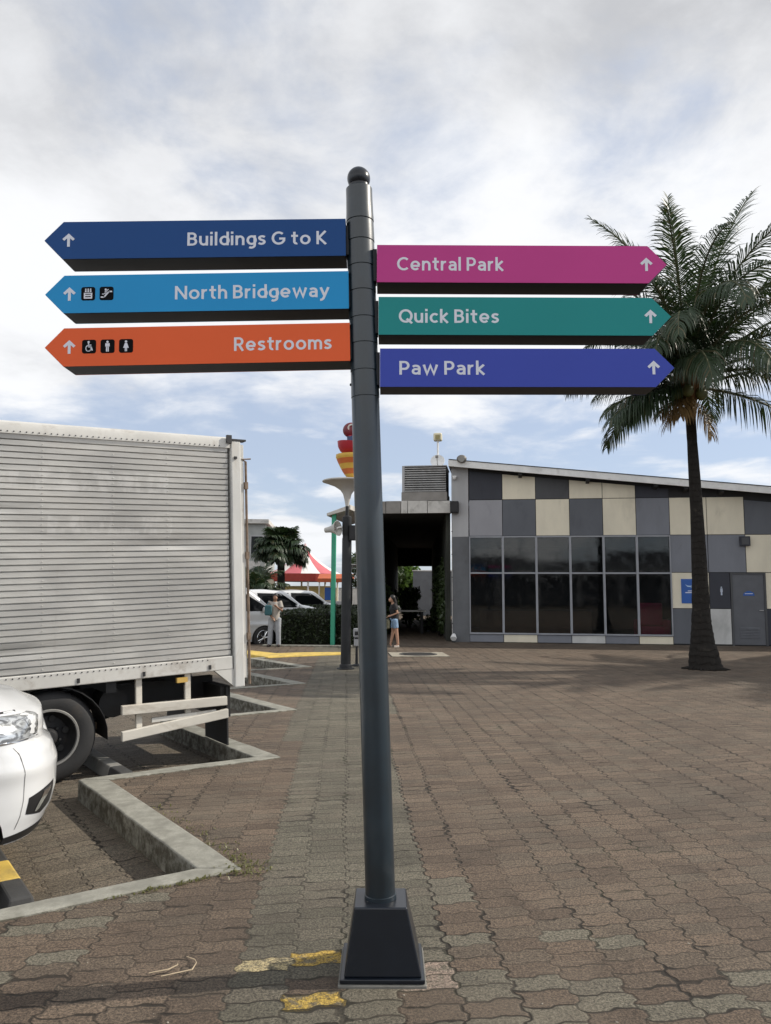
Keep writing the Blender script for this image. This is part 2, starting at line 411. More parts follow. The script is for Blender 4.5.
GLYPH = {   # centre lines of a round humanist sans, capital height 1
 'B': (0.62, [[(SH, 0), (SH, 1)], [(SH, 1-SH), (0.30, 1-SH)] + arc(0.30, 0.725, 0.20, 0.275-SH, 90, -90) + [(SH, 0.53)], [(SH, 0.53), (0.33, 0.53)] + arc(0.33, 0.306, 0.21, 0.222, 90, -90) + [(SH, SH)]]),
 'u': (0.57, [[(SH, XH), (SH, 0.31)] + arc(0.285, 0.31, 0.2, 0.31-SH, 180, 360) , [(0.485, XH), (0.485, 0)]]),
 'i': (0.17, [[(SH, 0), (SH, XH)], [(SH, 0.86), (SH, 1.03)]]), 'l': (0.17, [[(SH, 0), (SH, 1.03)]]),
 'd': (0.60, [arc(OX+SH, XH/2, OX, OR, 0, 360, 28), [(0.515, 0), (0.515, 1.03)]]),
 'n': (0.57, [[(SH, 0), (SH, XH)], [(SH, 0.40)] + arc(0.285, 0.42, 0.2, XH-SH-0.42, 180, 0) + [(0.485, 0)]]),
 'h': (0.57, [[(SH, 0), (SH, 1.03)], [(SH, 0.40)] + arc(0.285, 0.42, 0.2, XH-SH-0.42, 180, 0) + [(0.485, 0)]]),
 'g': (0.60, [arc(OX+SH, XH/2, OX, OR, 0, 360, 28), [(0.515, XH), (0.515, 0.0)] + arc(0.30, 0.0, 0.215, 0.20, 0, -125)]),
 's': (0.49, [flow([(0.425, 0.585), (0.34, 0.638), (0.235, 0.648), (0.125, 0.605), (0.09, 0.52), (0.14, 0.43), (0.25, 0.372), (0.36, 0.315), (0.405, 0.225), (0.355, 0.13), (0.24, 0.082), (0.13, 0.095), (0.05, 0.155)])]),
 'G': (0.86, [arc(0.44, 0.5, 0.44-SH, 0.5-SH, 48, 335, 28) + [(0.775, 0.46), (0.47, 0.46)]]),
 't': (0.43, [[(0.19, 0.96), (0.19, 0.24)] + arc(0.33, 0.24, 0.14, 0.24-SH, 180, 290), [(0.0, XH-SH), (0.42, XH-SH)]]),
 'o': (0.66, [arc(0.33, XH/2, 0.33-SH, OR, 0, 360, 30)]),
 'K': (0.64, [[(SH, 0), (SH, 1)], [(0.57, 1.0), (0.15, 0.50), (0.59, 0.0)]]),
 'N': (0.76, [[(SH, 0), (SH, 1)], [(0.76-SH, 0), (0.76-SH, 1)], [(SH, 0.96), (0.76-SH, 0.04)]]),
 'r': (0.38, [[(SH, 0), (SH, XH)], [(SH, 0.36)] + arc(0.30, 0.40, 0.215, XH-SH-0.40, 180, 78)]),
 'e': (0.64, [arc(0.32, XH/2+0.005, 0.32-SH, OR, 0, 318, 26), [(0.10, 0.345), (0.60, 0.345)]]),
 'w': (0.92, [[(0.07, XH), (0.255, 0.06), (0.46, 0.66), (0.665, 0.06), (0.85, XH)]]),
 'a': (0.545, [flow([(0.075, 0.575), (0.16, 0.632), (0.27, 0.648), (0.40, 0.60), (0.46, 0.47), (0.46, 0.30)]) + [(0.46, 0)], [(0.46, 0.40), (0.25, 0.40)] + arc(0.24, 0.24, 0.155, 0.16, 95, 270) + flow([(0.30, 0.085), (0.40, 0.13), (0.46, 0.22)])]),
 'y': (0.62, [[(0.07, XH), (0.315, 0.07)], [(0.55, XH), (0.27, -0.02)] + flow([(0.22, -0.12), (0.14, -0.19), (0.03, -0.20)])]),
 'R': (0.63, [[(SH, 0), (SH, 1)], [(SH, 1-SH), (0.31, 1-SH)] + arc(0.31, 0.69, 0.21, 0.31-SH, 90, -90) + [(SH, 0.464)], [(0.31, 0.45), (0.56, 0)]]),
 'P': (0.61, [[(SH, 0), (SH, 1)], [(SH, 1-SH), (0.31, 1-SH)] + arc(0.31, 0.67, 0.22, 0.33-SH, 90, -90) + [(SH, 0.424)]]),
 'm': (0.90, [[(SH, 0), (SH, XH)], [(SH, 0.42)] + arc(0.267, 0.45, 0.183, XH-SH-0.45, 180, 0) + [(0.45, 0)], [(0.45, 0.42)] + arc(0.633, 0.45, 0.183, XH-SH-0.45, 180, 0) + [(0.816, 0)]]),
 'C': (0.76, [arc(0.44, 0.5, 0.44-SH, 0.5-SH, 46, 314, 26)]), 'c': (0.53, [arc(0.32, XH/2, 0.32-SH, OR, 48, 312, 22)]),
 'k': (0.54, [[(SH, 0), (SH, 1.03)], [(0.47, XH), (0.14, 0.39), (0.49, 0.0)]]),
 'Q': (0.86, [arc(0.44, 0.5, 0.44-SH, 0.5-SH, 0, 360, 32), [(0.50, 0.30), (0.84, -0.04)]]), ' ': (0.13, [])}
def text_shape(mb, body, x0, width, cap, y, zoff=0.0):
    """monoline lettering as thin raised strokes; x from x0, baseline centred on the capitals"""
    adv = 0.0; items = []
    for ch in body: items.append((ch, adv)); adv += GLYPH[ch][0] + 0.118
    kx = width / (adv - 0.118); kz = cap
    for n_, (ch, ax) in enumerate(items):
        for j, st in enumerate(GLYPH[ch][1]):
            closed = math.dist(st[0], st[-1]) < 1e-6 and len(st) > 4
            pts = [Vector(p) for p in st]
            if closed: pts = pts[:-1]
            m_ = len(pts); L = []; Rr = []
            for i, p in enumerate(pts):
                a = pts[(i-1) % m_] if (closed or i > 0) else None; b = pts[(i+1) % m_] if (closed or i < m_-1) else None
                d1 = (p - a).normalized() if a is not None and (p - a).length > 1e-6 else None
                d2 = (b - p).normalized() if b is not None and (b - p).length > 1e-6 else None
                d1 = d1 or d2; d2 = d2 or d1
                n1 = Vector((-d1.y, d1.x)); n2 = Vector((-d2.y, d2.x)); nn = (n1 + n2)
                nn = nn.normalized() if nn.length > 1e-4 else n1
                k = SH / max(0.45, nn.dot(n1))
                L.append(p + nn*k); Rr.append(p - nn*k)
            yy = y - 0.00012 * (j + 1); T = lambda q, yv: ((q.x + ax) * kx + x0, yv, (q.y - 0.5) * kz + zoff)
            vs = []; fs = []
            for l, r in zip(L, Rr): vs += [T(l, yy), T(r, yy), T(l, y + 0.0003), T(r, y + 0.0003)]
            for i in range(m_ if closed else m_ - 1):
                a, b = i*4, ((i+1) % m_)*4
                fs += [(a, a+1, b+1, b), (a+2, b+2, b+3, a+3), (a, b, b+2, a+2), (a+1, a+3, b+3, b+1)]
            if not closed: fs += [(0, 2, 3, 1), ((m_-1)*4, (m_-1)*4+1, (m_-1)*4+3, (m_-1)*4+2)]
            mb.add(vs, fs)

random.seed(11)
# ================================================================== SETTING: ground
A0 = Vector((-0.775, 4.345)); PER = Vector((-0.170, 2.825)); HEAD = Vector((-1.42, 1.96))
PAINTED = [(-0.47, 3.29, 0.13, 0.05, (0.50, 0.42, 0.24)), (-0.27, 3.32, 0.09, 0.06, (0.50, 0.34, 0.07)),
           (-0.19, 3.36, 0.05, 0.05, (0.34, 0.26, 0.14)), (-0.20, 3.02, 0.10, 0.060, (0.52, 0.36, 0.07)), (0.215, 3.19, 0.07, 0.085, (0.33, 0.26, 0.215))]
M_plaza = paver_material('plaza_pavers', True)
M_lot = paver_material('lot_pavers', False)
M_kerb = concrete('kerb_concrete', (0.315, 0.31, 0.27), 0.5)
DEEP = -0.15
saw = []
for k in range(-2, 6):
    a = A0 + PER * k
    saw += [a, a + HEAD]
saw = saw[:-1]
def line_hit(p, d, q, e):
    den = d.x * e.y - d.y * e.x
    t = ((q.x - p.x) * e.y - (q.y - p.y) * e.x) / den
    return p + d * t
def offset_saw(P, w_line, w_head):
    """move the sawtooth edge towards the stalls"""
    segs = []
    for i in range(len(P) - 1):
        d = (P[i+1] - P[i]).normalized(); nl = Vector((-d.y, d.x))      # left of travel = stall side
        w = w_head if i % 2 == 0 else w_line
        segs.append((P[i] + nl * w, d))
    Q = [segs[0][0]]
    for i in range(1, len(segs)): Q.append(line_hit(*segs[i-1], *segs[i]))
    Q.append(segs[-1][0] + segs[-1][1] * (P[-1] - P[-2]).length)
    return Q
sawQ = offset_saw(saw, 0.15, 0.19)
mb = MB()
poly = [(p.x, p.y) for p in saw] + [(-1.75, 18.62), (-2.6, 18.4), (-3.3, 19.0), (-6.0, 20.0), (-6.0, 21.3), (-7.2, 23.0), (-3.4, 25.6), (-3.6, 60.0), (70.0, 60.0), (70.0, -8.0), (-0.3, -8.0)]
mb.slab(poly, DEEP - 0.02, 0.0)
tag(mb.build('plaza_paving', M_plaza), kind='structure')
mb = MB(); mb.add([(-400, -200, DEEP), (400, -200, DEEP), (400, 900, DEEP), (-400, 900, DEEP)], [(0, 1, 2, 3)])
tag(mb.build('parking_lot', M_lot), kind='structure')
M_yel = mat('yellow_kerb_paint', (0.58, 0.41, 0.09), 0.75, var=0.15, vscale=5, bump=0.2, dirt=(0.20, 0.16, 0.09), dirt_amt=0.55, dscale=4)
for i in range(len(saw) - 1):
    P0, P1, Q0, Q1 = saw[i], saw[i+1], sawQ[i], sawQ[i+1]
    mb = MB(); n = 14; zt = 0.014
    d0 = 0.0 if i % 2 == 0 else 0.003
    ring = []
    for k in range(n + 1):
        t = k / n
        p = P0.lerp(P1, t); q = Q0.lerp(Q1, t)
        jz = 0.004 * mnoise.noise(Vector((p.x * 3, p.y * 3, i)))
        jx = 0.006 * mnoise.noise(Vector((p.x * 5, p.y * 5, i + 9)))
        qq = q + (q - p).normalized() * jx
        pp = p - (q - p).normalized() * (0.012 + jx)
        ring.append([(pp.x, pp.y, DEEP - 0.03 - d0), (pp.x, pp.y, zt + jz), (qq.x, qq.y, zt + jz - 0.006), (qq.x, qq.y, DEEP - 0.03 - d0)])
    vs = [v for r_ in ring for v in r_]; fs = []
    for k in range(n):
        for j in range(4):
            j2 = (j + 1) % 4; fs.append((k*4+j, k*4+j2, (k+1)*4+j2, (k+1)*4+j))
    fs += [(0, 1, 2, 3), (n*4+3, n*4+2, n*4+1, n*4)]
    mb.add(vs, fs)
    tag(mb.build('kerb', M_kerb, bevel=0.014, seg=3), kind='structure')
# yellow painted kerb of the planted island
def kerb_run(pts, w, z0, z1, m, name='kerb'):
    mb = MB()
    pts = [Vector(p) for p in pts]; L = []; Rr = []
    for i, p in enumerate(pts):
        d = (pts[min(i+1, len(pts)-1)] - pts[max(i-1, 0)]).normalized(); nl = Vector((-d.y, d.x)) * w
        L.append(p + nl); Rr.append(p)
    for i in range(len(pts) - 1):
        mb.hexa([(Rr[i].x, Rr[i].y, z0), (Rr[i+1].x, Rr[i+1].y, z0), (L[i+1].x, L[i+1].y, z0), (L[i].x, L[i].y, z0),
                 (Rr[i].x, Rr[i].y, z1), (Rr[i+1].x, Rr[i+1].y, z1), (L[i+1].x, L[i+1].y, z1), (L[i].x, L[i].y, z1)])
    return tag(mb.build(name, m, bevel=0.02), kind='structure')
mb = MB(); mb.slab([(-6.0, 19.4), (-3.27, 18.5), (-2.65, 17.65), (-1.9, 18.15), (-1.0, 18.65), (-1.05, 19.2), (-2.0, 19.05), (-2.6, 18.75), (-3.3, 19.5), (-6.0, 20.4)], -0.17, 0.03)
tag(mb.build('kerb', M_yel, bevel=0.02), kind='structure')
kerb_run([(-3.4, 21.5), (-0.9, 21.3)], 0.25, -0.05, 0.035, M_kerb)

# ================================================================== MATERIALS
M_navy_pole = mat('dark_slate_paint', (0.005, 0.015, 0.024), 0.38, var=0.3, vscale=4, bump=0.04, bscale=40, dirt=(0.020, 0.028, 0.036), dirt_amt=0.3, dscale=7, spec=0.7, coat=0.25)
M_ped = mat('pedestal_paint', (0.007, 0.010, 0.016), 0.28, var=0.15, vscale=5, bump=0.04, bscale=30, dirt=(0.10, 0.095, 0.085), dirt_amt=0.18, dscale=4)
M_black = mat('black_sign_casing', (0.010, 0.012, 0.018), 0.5, var=0.15, spec=0.3)
M_plate = mat('grout_grey', (0.16, 0.155, 0.14), 0.85, bump=0.4, bscale=60, dirt=(0.05, 0.05, 0.04), dirt_amt=0.5, dscale=12)
M_white_text = mat('white_lettering', (0.70, 0.72, 0.80), 0.5, var=0.02)
M_picto = mat('black_pictogram', (0.004, 0.004, 0.005), 0.7, spec=0.1)
SIGN = {}
for k, c in dict(blue=(0.003, 0.058, 0.225), sky=(0.012, 0.285, 0.620), orange=(0.80, 0.120, 0.030), pink=(0.52, 0.046, 0.250), teal=(0.008, 0.245, 0.245), violet=(0.042, 0.068, 0.410)).items():
    SIGN[k] = mat('sign_' + k, c, 0.45, var=0.03, vscale=1.5, dirt=tuple(q * 0.75 + 0.01 for q in c), dirt_amt=0.1, spec=0.25)
M_frame = mat('window_frame_grey', (0.30, 0.31, 0.34), 0.5, var=0.08)
M_glass = glass_material('dark_window_glass', (0.006, 0.007, 0.008), 0.6)
M_wall_l = mat('pilaster_light_grey', (0.40, 0.40, 0.41), 0.8, var=0.1, vscale=1.2, dirt=(0.22, 0.21, 0.20), dirt_amt=0.4, dscale=1.5, stretch=(1, 1, 0.3))
M_wall_d = mat('pilaster_dark_grey', (0.125, 0.130, 0.140), 0.8, var=0.12, vscale=1.5, dirt=(0.09, 0.09, 0.09), dirt_amt=0.4)
def panel_mat(n, c, amt=0.3):
    return mat(n, c, 0.75, var=0.07, vscale=1.4, dirt=tuple(q * 0.62 for q in c), dirt_amt=amt, dscale=1.3, stretch=(1, 1, 0.45))
M_cream = panel_mat('cream_panel', (0.74, 0.68, 0.545), 0.30)
M_slate = panel_mat('slate_panel', (0.115, 0.123, 0.142))
M_navy = panel_mat('navy_panel', (0.040, 0.043, 0.056))
M_dgrey = panel_mat('dark_grey_panel', (0.075, 0.077, 0.083))
M_lav = panel_mat('lavender_grey_panel', (0.30, 0.30, 0.325))
M_mid = panel_mat('mid_grey_blue_panel', (0.195, 0.205, 0.235))
M_white_p = panel_mat('white_panel', (0.56, 0.56, 0.55), 0.6)
M_roofw = mat('white_roof_edge', (0.80, 0.80, 0.79), 0.6, var=0.08, dirt=(0.35, 0.33, 0.3), dirt_amt=0.3)
M_dark = mat('dark_soffit', (0.030, 0.030, 0.032), 0.85)
M_door = mat('grey_door_paint', (0.105, 0.110, 0.125), 0.55, var=0.08, dirt=(0.07, 0.07, 0.075), dirt_amt=0.3)
M_steel = mat('brushed_metal', (0.55, 0.55, 0.55), 0.35, metal=0.8, var=0.1)
M_fascia = mat('weathered_fascia', (0.56, 0.54, 0.51), 0.7, var=0.1, dirt=(0.20, 0.19, 0.17), dirt_amt=0.55, dscale=3)
M_fascia2 = mat('brownish_plaster', (0.25, 0.235, 0.22), 0.85, dirt=(0.15, 0.14, 0.13), dirt_amt=0.4)
M_blue_sign = mat('blue_notice', (0.022, 0.10, 0.38), 0.4, var=0.05)
M_greenpost = mat('green_post_paint', (0.035, 0.30, 0.185), 0.5, var=0.08, dirt=(0.03, 0.16, 0.11), dirt_amt=0.3)
M_lamp = mat('black_lamp_post', (0.008, 0.009, 0.011), 0.6, var=0.2, bump=0.05)
M_lampshade = mat('pale_lamp_disc', (0.55, 0.53, 0.50), 0.55, var=0.06, dirt=(0.3, 0.27, 0.23), dirt_amt=0.35)

# ================================================================== SIGNPOST
PX, PY = -0.004, 3.262
sp = thing('direction_signpost', 'tall slate grey pole on a tapered black foot carrying six coloured direction boards', 'signpost', (PX, PY, 0))
mb = MB()
def frus(mb, w0, d0, w1, d1, z0, z1, cx0=0, cx1=0):
    mb.hexa([(cx0-w0, -d0, z0), (cx0+w0, -d0, z0), (cx0+w0, d0, z0), (cx0-w0, d0, z0), (cx1-w1, -d1, z1), (cx1+w1, -d1, z1), (cx1+w1, d1, z1), (cx1-w1, d1, z1)])
mb.box((-0.170, -0.164, -0.01), (0.170, 0.164, 0.010)); mb.build('footing', M_plate, sp, bevel=0.004)
mb = MB(); mb.box((-0.163, -0.157, 0.012), (0.163, 0.157, 0.028)); mb.build('base_plate', M_ped, sp, bevel=0.003)
mb = MB(); frus(mb, 0.150, 0.142, 0.104, 0.103, 0.028, 0.270, 0.002, -0.008); mb.build('pedestal', M_ped, sp, bevel=0.006, seg=3)
TOPX = -0.121
def axis(z): return (-0.010 + (TOPX + 0.010) * (z - 0.285) / (3.30 - 0.285), 0.0, z)
lean = Matrix.Translation(Vector(axis(0.285))) @ (Vector(axis(3.3)) - Vector(axis(0.285))).to_track_quat('Z', 'Y').to_matrix().to_4x4()
mb = MB(); mb.M = lean
prof = [(0.0645, -0.016), (0.0645, 0.0), (0.0605, 0.002)]
z = 2.04
prof += [(0.0600, z)]
for zz in (2.050, 2.165, 2.285, 2.400, 2.520, 2.635, 2.750, 2.845):
    prof += [(0.0600, zz - 0.003), (0.0572, zz - 0.002), (0.0572, zz + 0.001), (0.0612, zz + 0.002), (0.0612, zz + 0.02)]
prof += [(0.0600, 2.885), (0.0585, 2.95), (0.0585, 2.998), (0.052, 3.004), (0.046, 3.006)]
mb.lathe(prof, 40); mb.build('pole', M_navy_pole, sp, smooth=35)
mb = MB(); mb.M = lean
mb.lathe([(0.046, 3.004), (0.046, 3.016)], 28); mb.ball((0, 0, 3.049), 0.0515, 28); mb.build('ball_finial', M_ped, sp, smooth=True)
mb = MB(); mb.M = lean
for zz in (2.11, 2.225, 2.345, 2.46, 2.58, 2.69, 2.80):
    mb = MB(); mb.M = lean @ Matrix.Translation((0.005, -0.0600, zz)); mb.lathe([(0.006, 0.0), (0.006, -0.004), (0.002, -0.006)], 10, 'Y')
    mb.build('set_screw', M_ped, sp)

def arrow_up(mb, cx, cz, w, h, y):
    t = 0.40 * w / 2
    mb.prism([(cx - t*.55, cz - h/2), (cx + t*.55, cz - h/2), (cx + t*.55, cz + h*0.36), (cx - t*.55, cz + h*0.36)], y - 0.001, y)
    a = w / 2; hh = h * 0.42
    for sx in (-1, 1):
        pts = [(cx, cz + h/2), (cx + sx*a, cz + h/2 - hh), (cx + sx*(a - t*0.75), cz + h/2 - hh - t*0.75), (cx, cz + h/2 - t*1.6)]
        mb.prism(pts if sx > 0 else pts[::-1], y - 0.0012, y - 0.0001)
def rrect(cx, cz, w, h, r, n=4):
    o = []
    for qx, qz, a0 in ((1, -1, -90), (1, 1, 0), (-1, 1, 90), (-1, -1, 180)):
        for k in range(n + 1):
            a = R(a0 + 90 * k / n); o.append((cx + qx*(w/2 - r) + r*math.cos(a), cz + qz*(h/2 - r) + r*math.sin(a)))
    return o
def disc(cx, cz, r, n=12): return [(cx + r*math.cos(2*PI*k/n), cz + r*math.sin(2*PI*k/n)) for k in range(n)]
def stroke(mb, pts, w, y):
    for (a, b) in zip(pts, pts[1:]):
        a = Vector(a); b = Vector(b); d = (b - a).normalized(); nn = Vector((-d.y, d.x)) * w / 2; a = a - d * w * 0.3; b = b + d * w * 0.3
        mb.prism([(a.x + nn.x, a.y + nn.y), (a.x - nn.x, a.y - nn.y), (b.x - nn.x, b.y - nn.y), (b.x + nn.x, b.y + nn.y)], y - 0.0008 , y)
def pictogram(kind, cx, cz, s, y, parent):
    mb = MB(); mb.prism(rrect(cx, cz, s, s, s * 0.16), y - 0.001, y)
    b = mb.build('pictogram', M_picto, parent)
    w = MB(); y2 = y - 0.0012; u = s / 20
    D = lambda px, pz, r: w.prism(disc(cx + px*u, cz + pz*u, r*u), y2 - 0.0009, y2)
    B = lambda x0, z0, x1, z1: w.prism([(cx+x0*u, cz+z0*u), (cx+x1*u, cz+z0*u), (cx+x1*u, cz+z1*u), (cx+x0*u, cz+z1*u)], y2 - 0.0008, y2)
    T = lambda pts, wd: stroke(w, [(cx+a*u, cz+b_*u) for a, b_ in pts], wd*u, y2)
    if kind == 'man':
        D(0, 6.3, 1.7); B(-3.2, -0.5, 3.2, 4.2); B(-2.0, -8, -0.3, 0); B(0.3, -8, 2.0, 0)
    elif kind == 'woman':
        D(0, 6.3, 1.7); w.prism([(cx-1.6*u, cz+4.2*u), (cx-4*u, cz-3*u), (cx+4*u, cz-3*u), (cx+1.6*u, cz+4.2*u)], y2-0.0008, y2); B(-1.6, -8, -0.3, -3); B(0.3, -8, 1.6, -3)
    elif kind == 'wheelchair':
        D(-0.6, 6.6, 1.6); T([(-0.6, 4.4), (-0.3, -0.6), (3.2, -0.8), (4.8, -5.6)], 1.7); T([(-0.4, 2.2), (3.0, 2.0)], 1.3)
        T([(-2.2 + 0*0, 1.5), (-4.2, -1.0), (-4.4, -4.0), (-2.4, -6.6), (0.4, -6.9), (2.6, -5.0), (3.0, -3.0)], 1.3)
    elif kind == 'lift':
        B(-6, -7.5, 6, 1.2)
        w.m = 1
        w.prism(rrect(cx, cz - 1.0*u, 8*u, 1.2*u, 0.3*u), y2-0.0014, y2-0.0009); w.prism(rrect(cx, cz - 4.6*u, 8*u, 1.4*u, 0.3*u), y2-0.0014, y2-0.0009)
        w.m = 0
        for sx in (-3.4, 0.2, 3.6):
            D(sx, 6.4, 1.1); B(sx-1.1, 2.4, sx+1.1, 4.9)
    elif kind == 'escalator':
        T([(-7.5, -5.6), (-3.4, -5.6), (3.6, 2.6), (7.5, 2.6)], 2.0); T([(-6, -1.0), (-3.6, -1.2), (2.6, 6.0)], 1.1); D(-1.2, 5.6, 1.5); T([(-1.4, 3.2), (-0.6, -0.4)], 1.9)
    w.build('symbol', [M_white_text, M_picto], b)
K = 0.00437          # metres per photo pixel at the boards
H2, TH, DEPTH = 0.0845, 0.082, 0.128
BOARDS = [ # side, colour, text, z of lower-inner corner, inner x, roll, length, text width, gap to text, pictograms
    ('L', 'blue',   'Buildings G to K', 3.0395, -0.179, R(0.98), 1.315, 139, 19, [], 'dark blue board pointing left, reading Buildings G to K'),
    ('L', 'sky',    'North Bridgeway',  2.8015, -0.164, R(1.24), 1.315, 153, 19, ['lift', 'escalator'], 'light blue board pointing left, reading North Bridgeway'),
    ('L', 'orange', 'Restrooms',        2.570, -0.156, R(1.44), 1.313, 96, 18, ['wheelchair', 'man', 'woman'], 'orange board pointing left, reading Restrooms'),
    ('R', 'pink',   'Central Park',     2.9205, -0.042, R(0.0), 1.261, 106, 20, [], 'magenta board pointing right, reading Central Park'),
    ('R', 'teal',   'Quick Bites',      2.686, -0.034, R(0.05), 1.264, 99, 20, [], 'teal board pointing right, reading Quick Bites'),
    ('R', 'violet', 'Paw Park',         2.4565, -0.0265, R(0.2), 1.263, 84, 19, [], 'violet board pointing right, reading Paw Park')]
for side, colr, txt, zc, xi, roll, L, tw, gap, pics, lab in BOARDS:
    sgn = -1 if side == 'L' else 1
    tipl = 0.082
    poly = [(0, -H2), (sgn*(L - tipl), -H2), (sgn*L, 0.0), (sgn*(L - tipl), H2), (0, H2)]
    mb = MB(); mb.prism(poly, -TH/2, -TH/2 + DEPTH)
    bd = mb.build('sign_board', M_black, sp, bevel=0.0025, loc=(xi - PX, 0, zc)); bd.rotation_euler = (0, -roll, 0)
    bd['label'] = lab
    ins = 0.0008
    for ys in (-1, 1):
        p2 = [(x * (1 - 0.001), z * 0.995) for x, z in poly]
        mb = MB(); y0 = -TH/2 - 0.0005 if ys < 0 else DEPTH - TH/2 + 0.0005; mb.prism(p2, y0, y0 + ys * 0.003); mb.build('face_panel', SIGN[colr], bd)
    yf = -TH/2 - 0.0038
    twm = tw * K
    x0 = (-gap*K - twm) if sgn < 0 else gap * K
    mb = MB(); text_shape(mb, txt, x0, twm, 0.0600, yf, -0.001); mb.build('lettering', M_white_text, bd)
    mb = MB(); arrow_up(mb, sgn * (L - 0.107 if sgn < 0 else L - 0.090), 0.001, 0.054, 0.060, yf + 0.0003); mb.build('arrow', M_white_text, bd)
    for i, pk in enumerate(pics):
        pictogram(pk, -L + (0.188 if len(pics) == 2 else 0.192) + i * 0.0795, 0.001, 0.060, yf + 0.0003, bd)
    # bracket between board and pole
    ex = axis(zc)[0] - (xi - PX)
    mb = MB()
    if sgn < 0: mb.box((0.001, -0.030, -0.072), (ex - 0.05, 0.030, 0.060))
    else: mb.box((ex + 0.05, -0.030, -0.072), (-0.001, 0.030, 0.072))
    mb.build('bracket', M_black, bd)

# ================================================================== COVERED BUILDING
FD = R(-8.3)
bl = thing('covered_hall', 'single storey hall with chequered cream and slate panels, tall dark windows and sloping roof', 'building', (2.036, 23.646, 0), FD)
def roofz(u): return 5.435 - 0.1045 * u
mb = MB()
# front wall shell behind cladding, side walls, back wall (left as a real hollow room)
TW = 0.14
UE = 17.0
mb.m = 1
mb.box((0.0, 0.0, 0.0), (0.54, 0.5, 3.2))
mb.m = 0
mb.hexa([(0.0, 0.0, 3.2), (0.52, 0.0, 3.2), (0.52, 0.5, 3.2), (0.0, 0.5, 3.2), (0.0, 0.0, roofz(0)-0.05), (0.52, 0.0, roofz(0.5)-0.05), (0.52, 0.5, roofz(0.5)-0.05), (0.0, 0.5, roofz(0)-0.05)])
mb.build('pilaster', [M_wall_l, M_wall_d], bl, bevel=0.008)
mb = MB()
mb.box((0.54, 0.03, 0.0), (6.46, 0.20, 0.245))
mb.hexa([(0.54, 0.03, 3.22), (6.46, 0.03, 3.22), (6.46, 0.2, 3.22), (0.54, 0.2, 3.22), (0.54, 0.03, roofz(0.54)-0.06), (6.46, 0.03, roofz(6.46)-0.06), (6.46, 0.2, roofz(6.46)-0.06), (0.54, 0.2, roofz(0.54)-0.06)])
mb.hexa([(6.46, 0.03, 0.0), (UE, 0.03, 0.0), (UE, 0.2, 0.0), (6.46, 0.2, 0.0), (6.46, 0.03, roofz(6.46)-0.06), (UE, 0.03, roofz(UE)-0.06), (UE, 0.2, roofz(UE)-0.06), (6.46, 0.2, roofz(6.46)-0.06)])
mb.box((0.02, 0.5, 0.0), (0.2, 20.0, 5.2)); mb.box((0.2, 9.0, 0.0), (UE, 9.2, 3.6)); mb.box((UE - 0.2, 0.2, 0.0), (UE, 9.0, 3.5))
mb.box((0.2, 0.2, 0.004), (UE - 0.2, 9.0, 0.05))
mb.box((0.2, 0.2, 3.36), (UE - 0.2, 9.0, 3.44))
mb.build('wall', M_dark, bl)
edges = [0.54, 1.555, 2.555, 3.555, 4.53, 5.49, 6.45, 7.50, 8.545, 9.60, 10.65, 11.7, 12.75, 13.8, 14.85, 15.9, 17.0]
row2 = [M_lav, M_slate, M_cream, M_slate, M_cream, M_mid, M_cream, M_cream, M_slate, M_cream, M_slate, M_cream, M_cream, M_slate, M_mid, M_cream]
row1 = [M_navy, M_cream, M_dgrey, M_cream, M_cream, M_navy, M_cream, M_cream, M_navy, M_dgrey, M_cream, M_navy, M_cream, M_dgrey, M_cream, M_navy]
rowb = [M_mid, M_cream, M_mid, M_white_p, M_mid, M_cream]
row3 = {6: M_mid, 7: M_mid, 8: M_cream, 9: M_cream, 10: M_slate, 11: M_cream, 12: M_mid, 13: M_cream, 14: M_slate, 15: M_mid}
row4 = {6: M_cream, 8: M_cream, 9: M_mid, 10: M_cream, 11: M_slate, 12: M_cream, 13: M_mid, 14: M_cream, 15: M_slate}
row5 = {6: M_slate, 8: M_navy, 9: M_cream, 10: M_navy, 11: M_mid, 12: M_slate, 13: M_cream, 14: M_mid, 15: M_cream}
def panel(u0, u1, z0, z1, m, z1b=None):
    g_ = 0.009; mb = MB(); d = random.uniform(-0.003, 0.003)
    z1b = z1 if z1b is None else z1b
    mb.hexa([(u0+g_, d, z0+g_), (u1-g_, d, z0+g_), (u1-g_, 0.025, z0+g_), (u0+g_, 0.025, z0+g_), (u0+g_, d, z1-g_), (u1-g_, d, z1b-g_), (u1-g_, 0.025, z1b-g_), (u0+g_, 0.025, z1-g_)])
    return mb.build('cladding_panel', m, bl, bevel=0.003)
for i in range(16):
    a, b = edges[i], edges[i+1]
    panel(a, b, 3.215, 4.33 if True else 0, row2[i]) if roofz(b) > 4.5 else panel(a, b, 3.215, min(4.33, roofz(a) - 0.3), row2[i], min(4.33, roofz(b) - 0.3))
    if roofz(b) - 0.3 > 4.42: panel(a, b, 4.33, roofz(a) - 0.15, row1[i], roofz(b) - 0.15)
    if i < 6: panel(a, b, 0.01, 0.245, rowb[i])
    if i in row3: panel(a, b, 2.11, 3.215, row3[i])
    if i in row4: panel(a if i != 8 else 9.05, b, 1.06, 2.11, row4[i])
    if i in row5: panel(a if i != 8 else 9.05, b, 0.03, 1.06, row5[i])
panel(7.50, 8.08, 1.06, 2.11, M_navy); panel(7.50, 8.08, 0.03, 1.06, M_white_p)
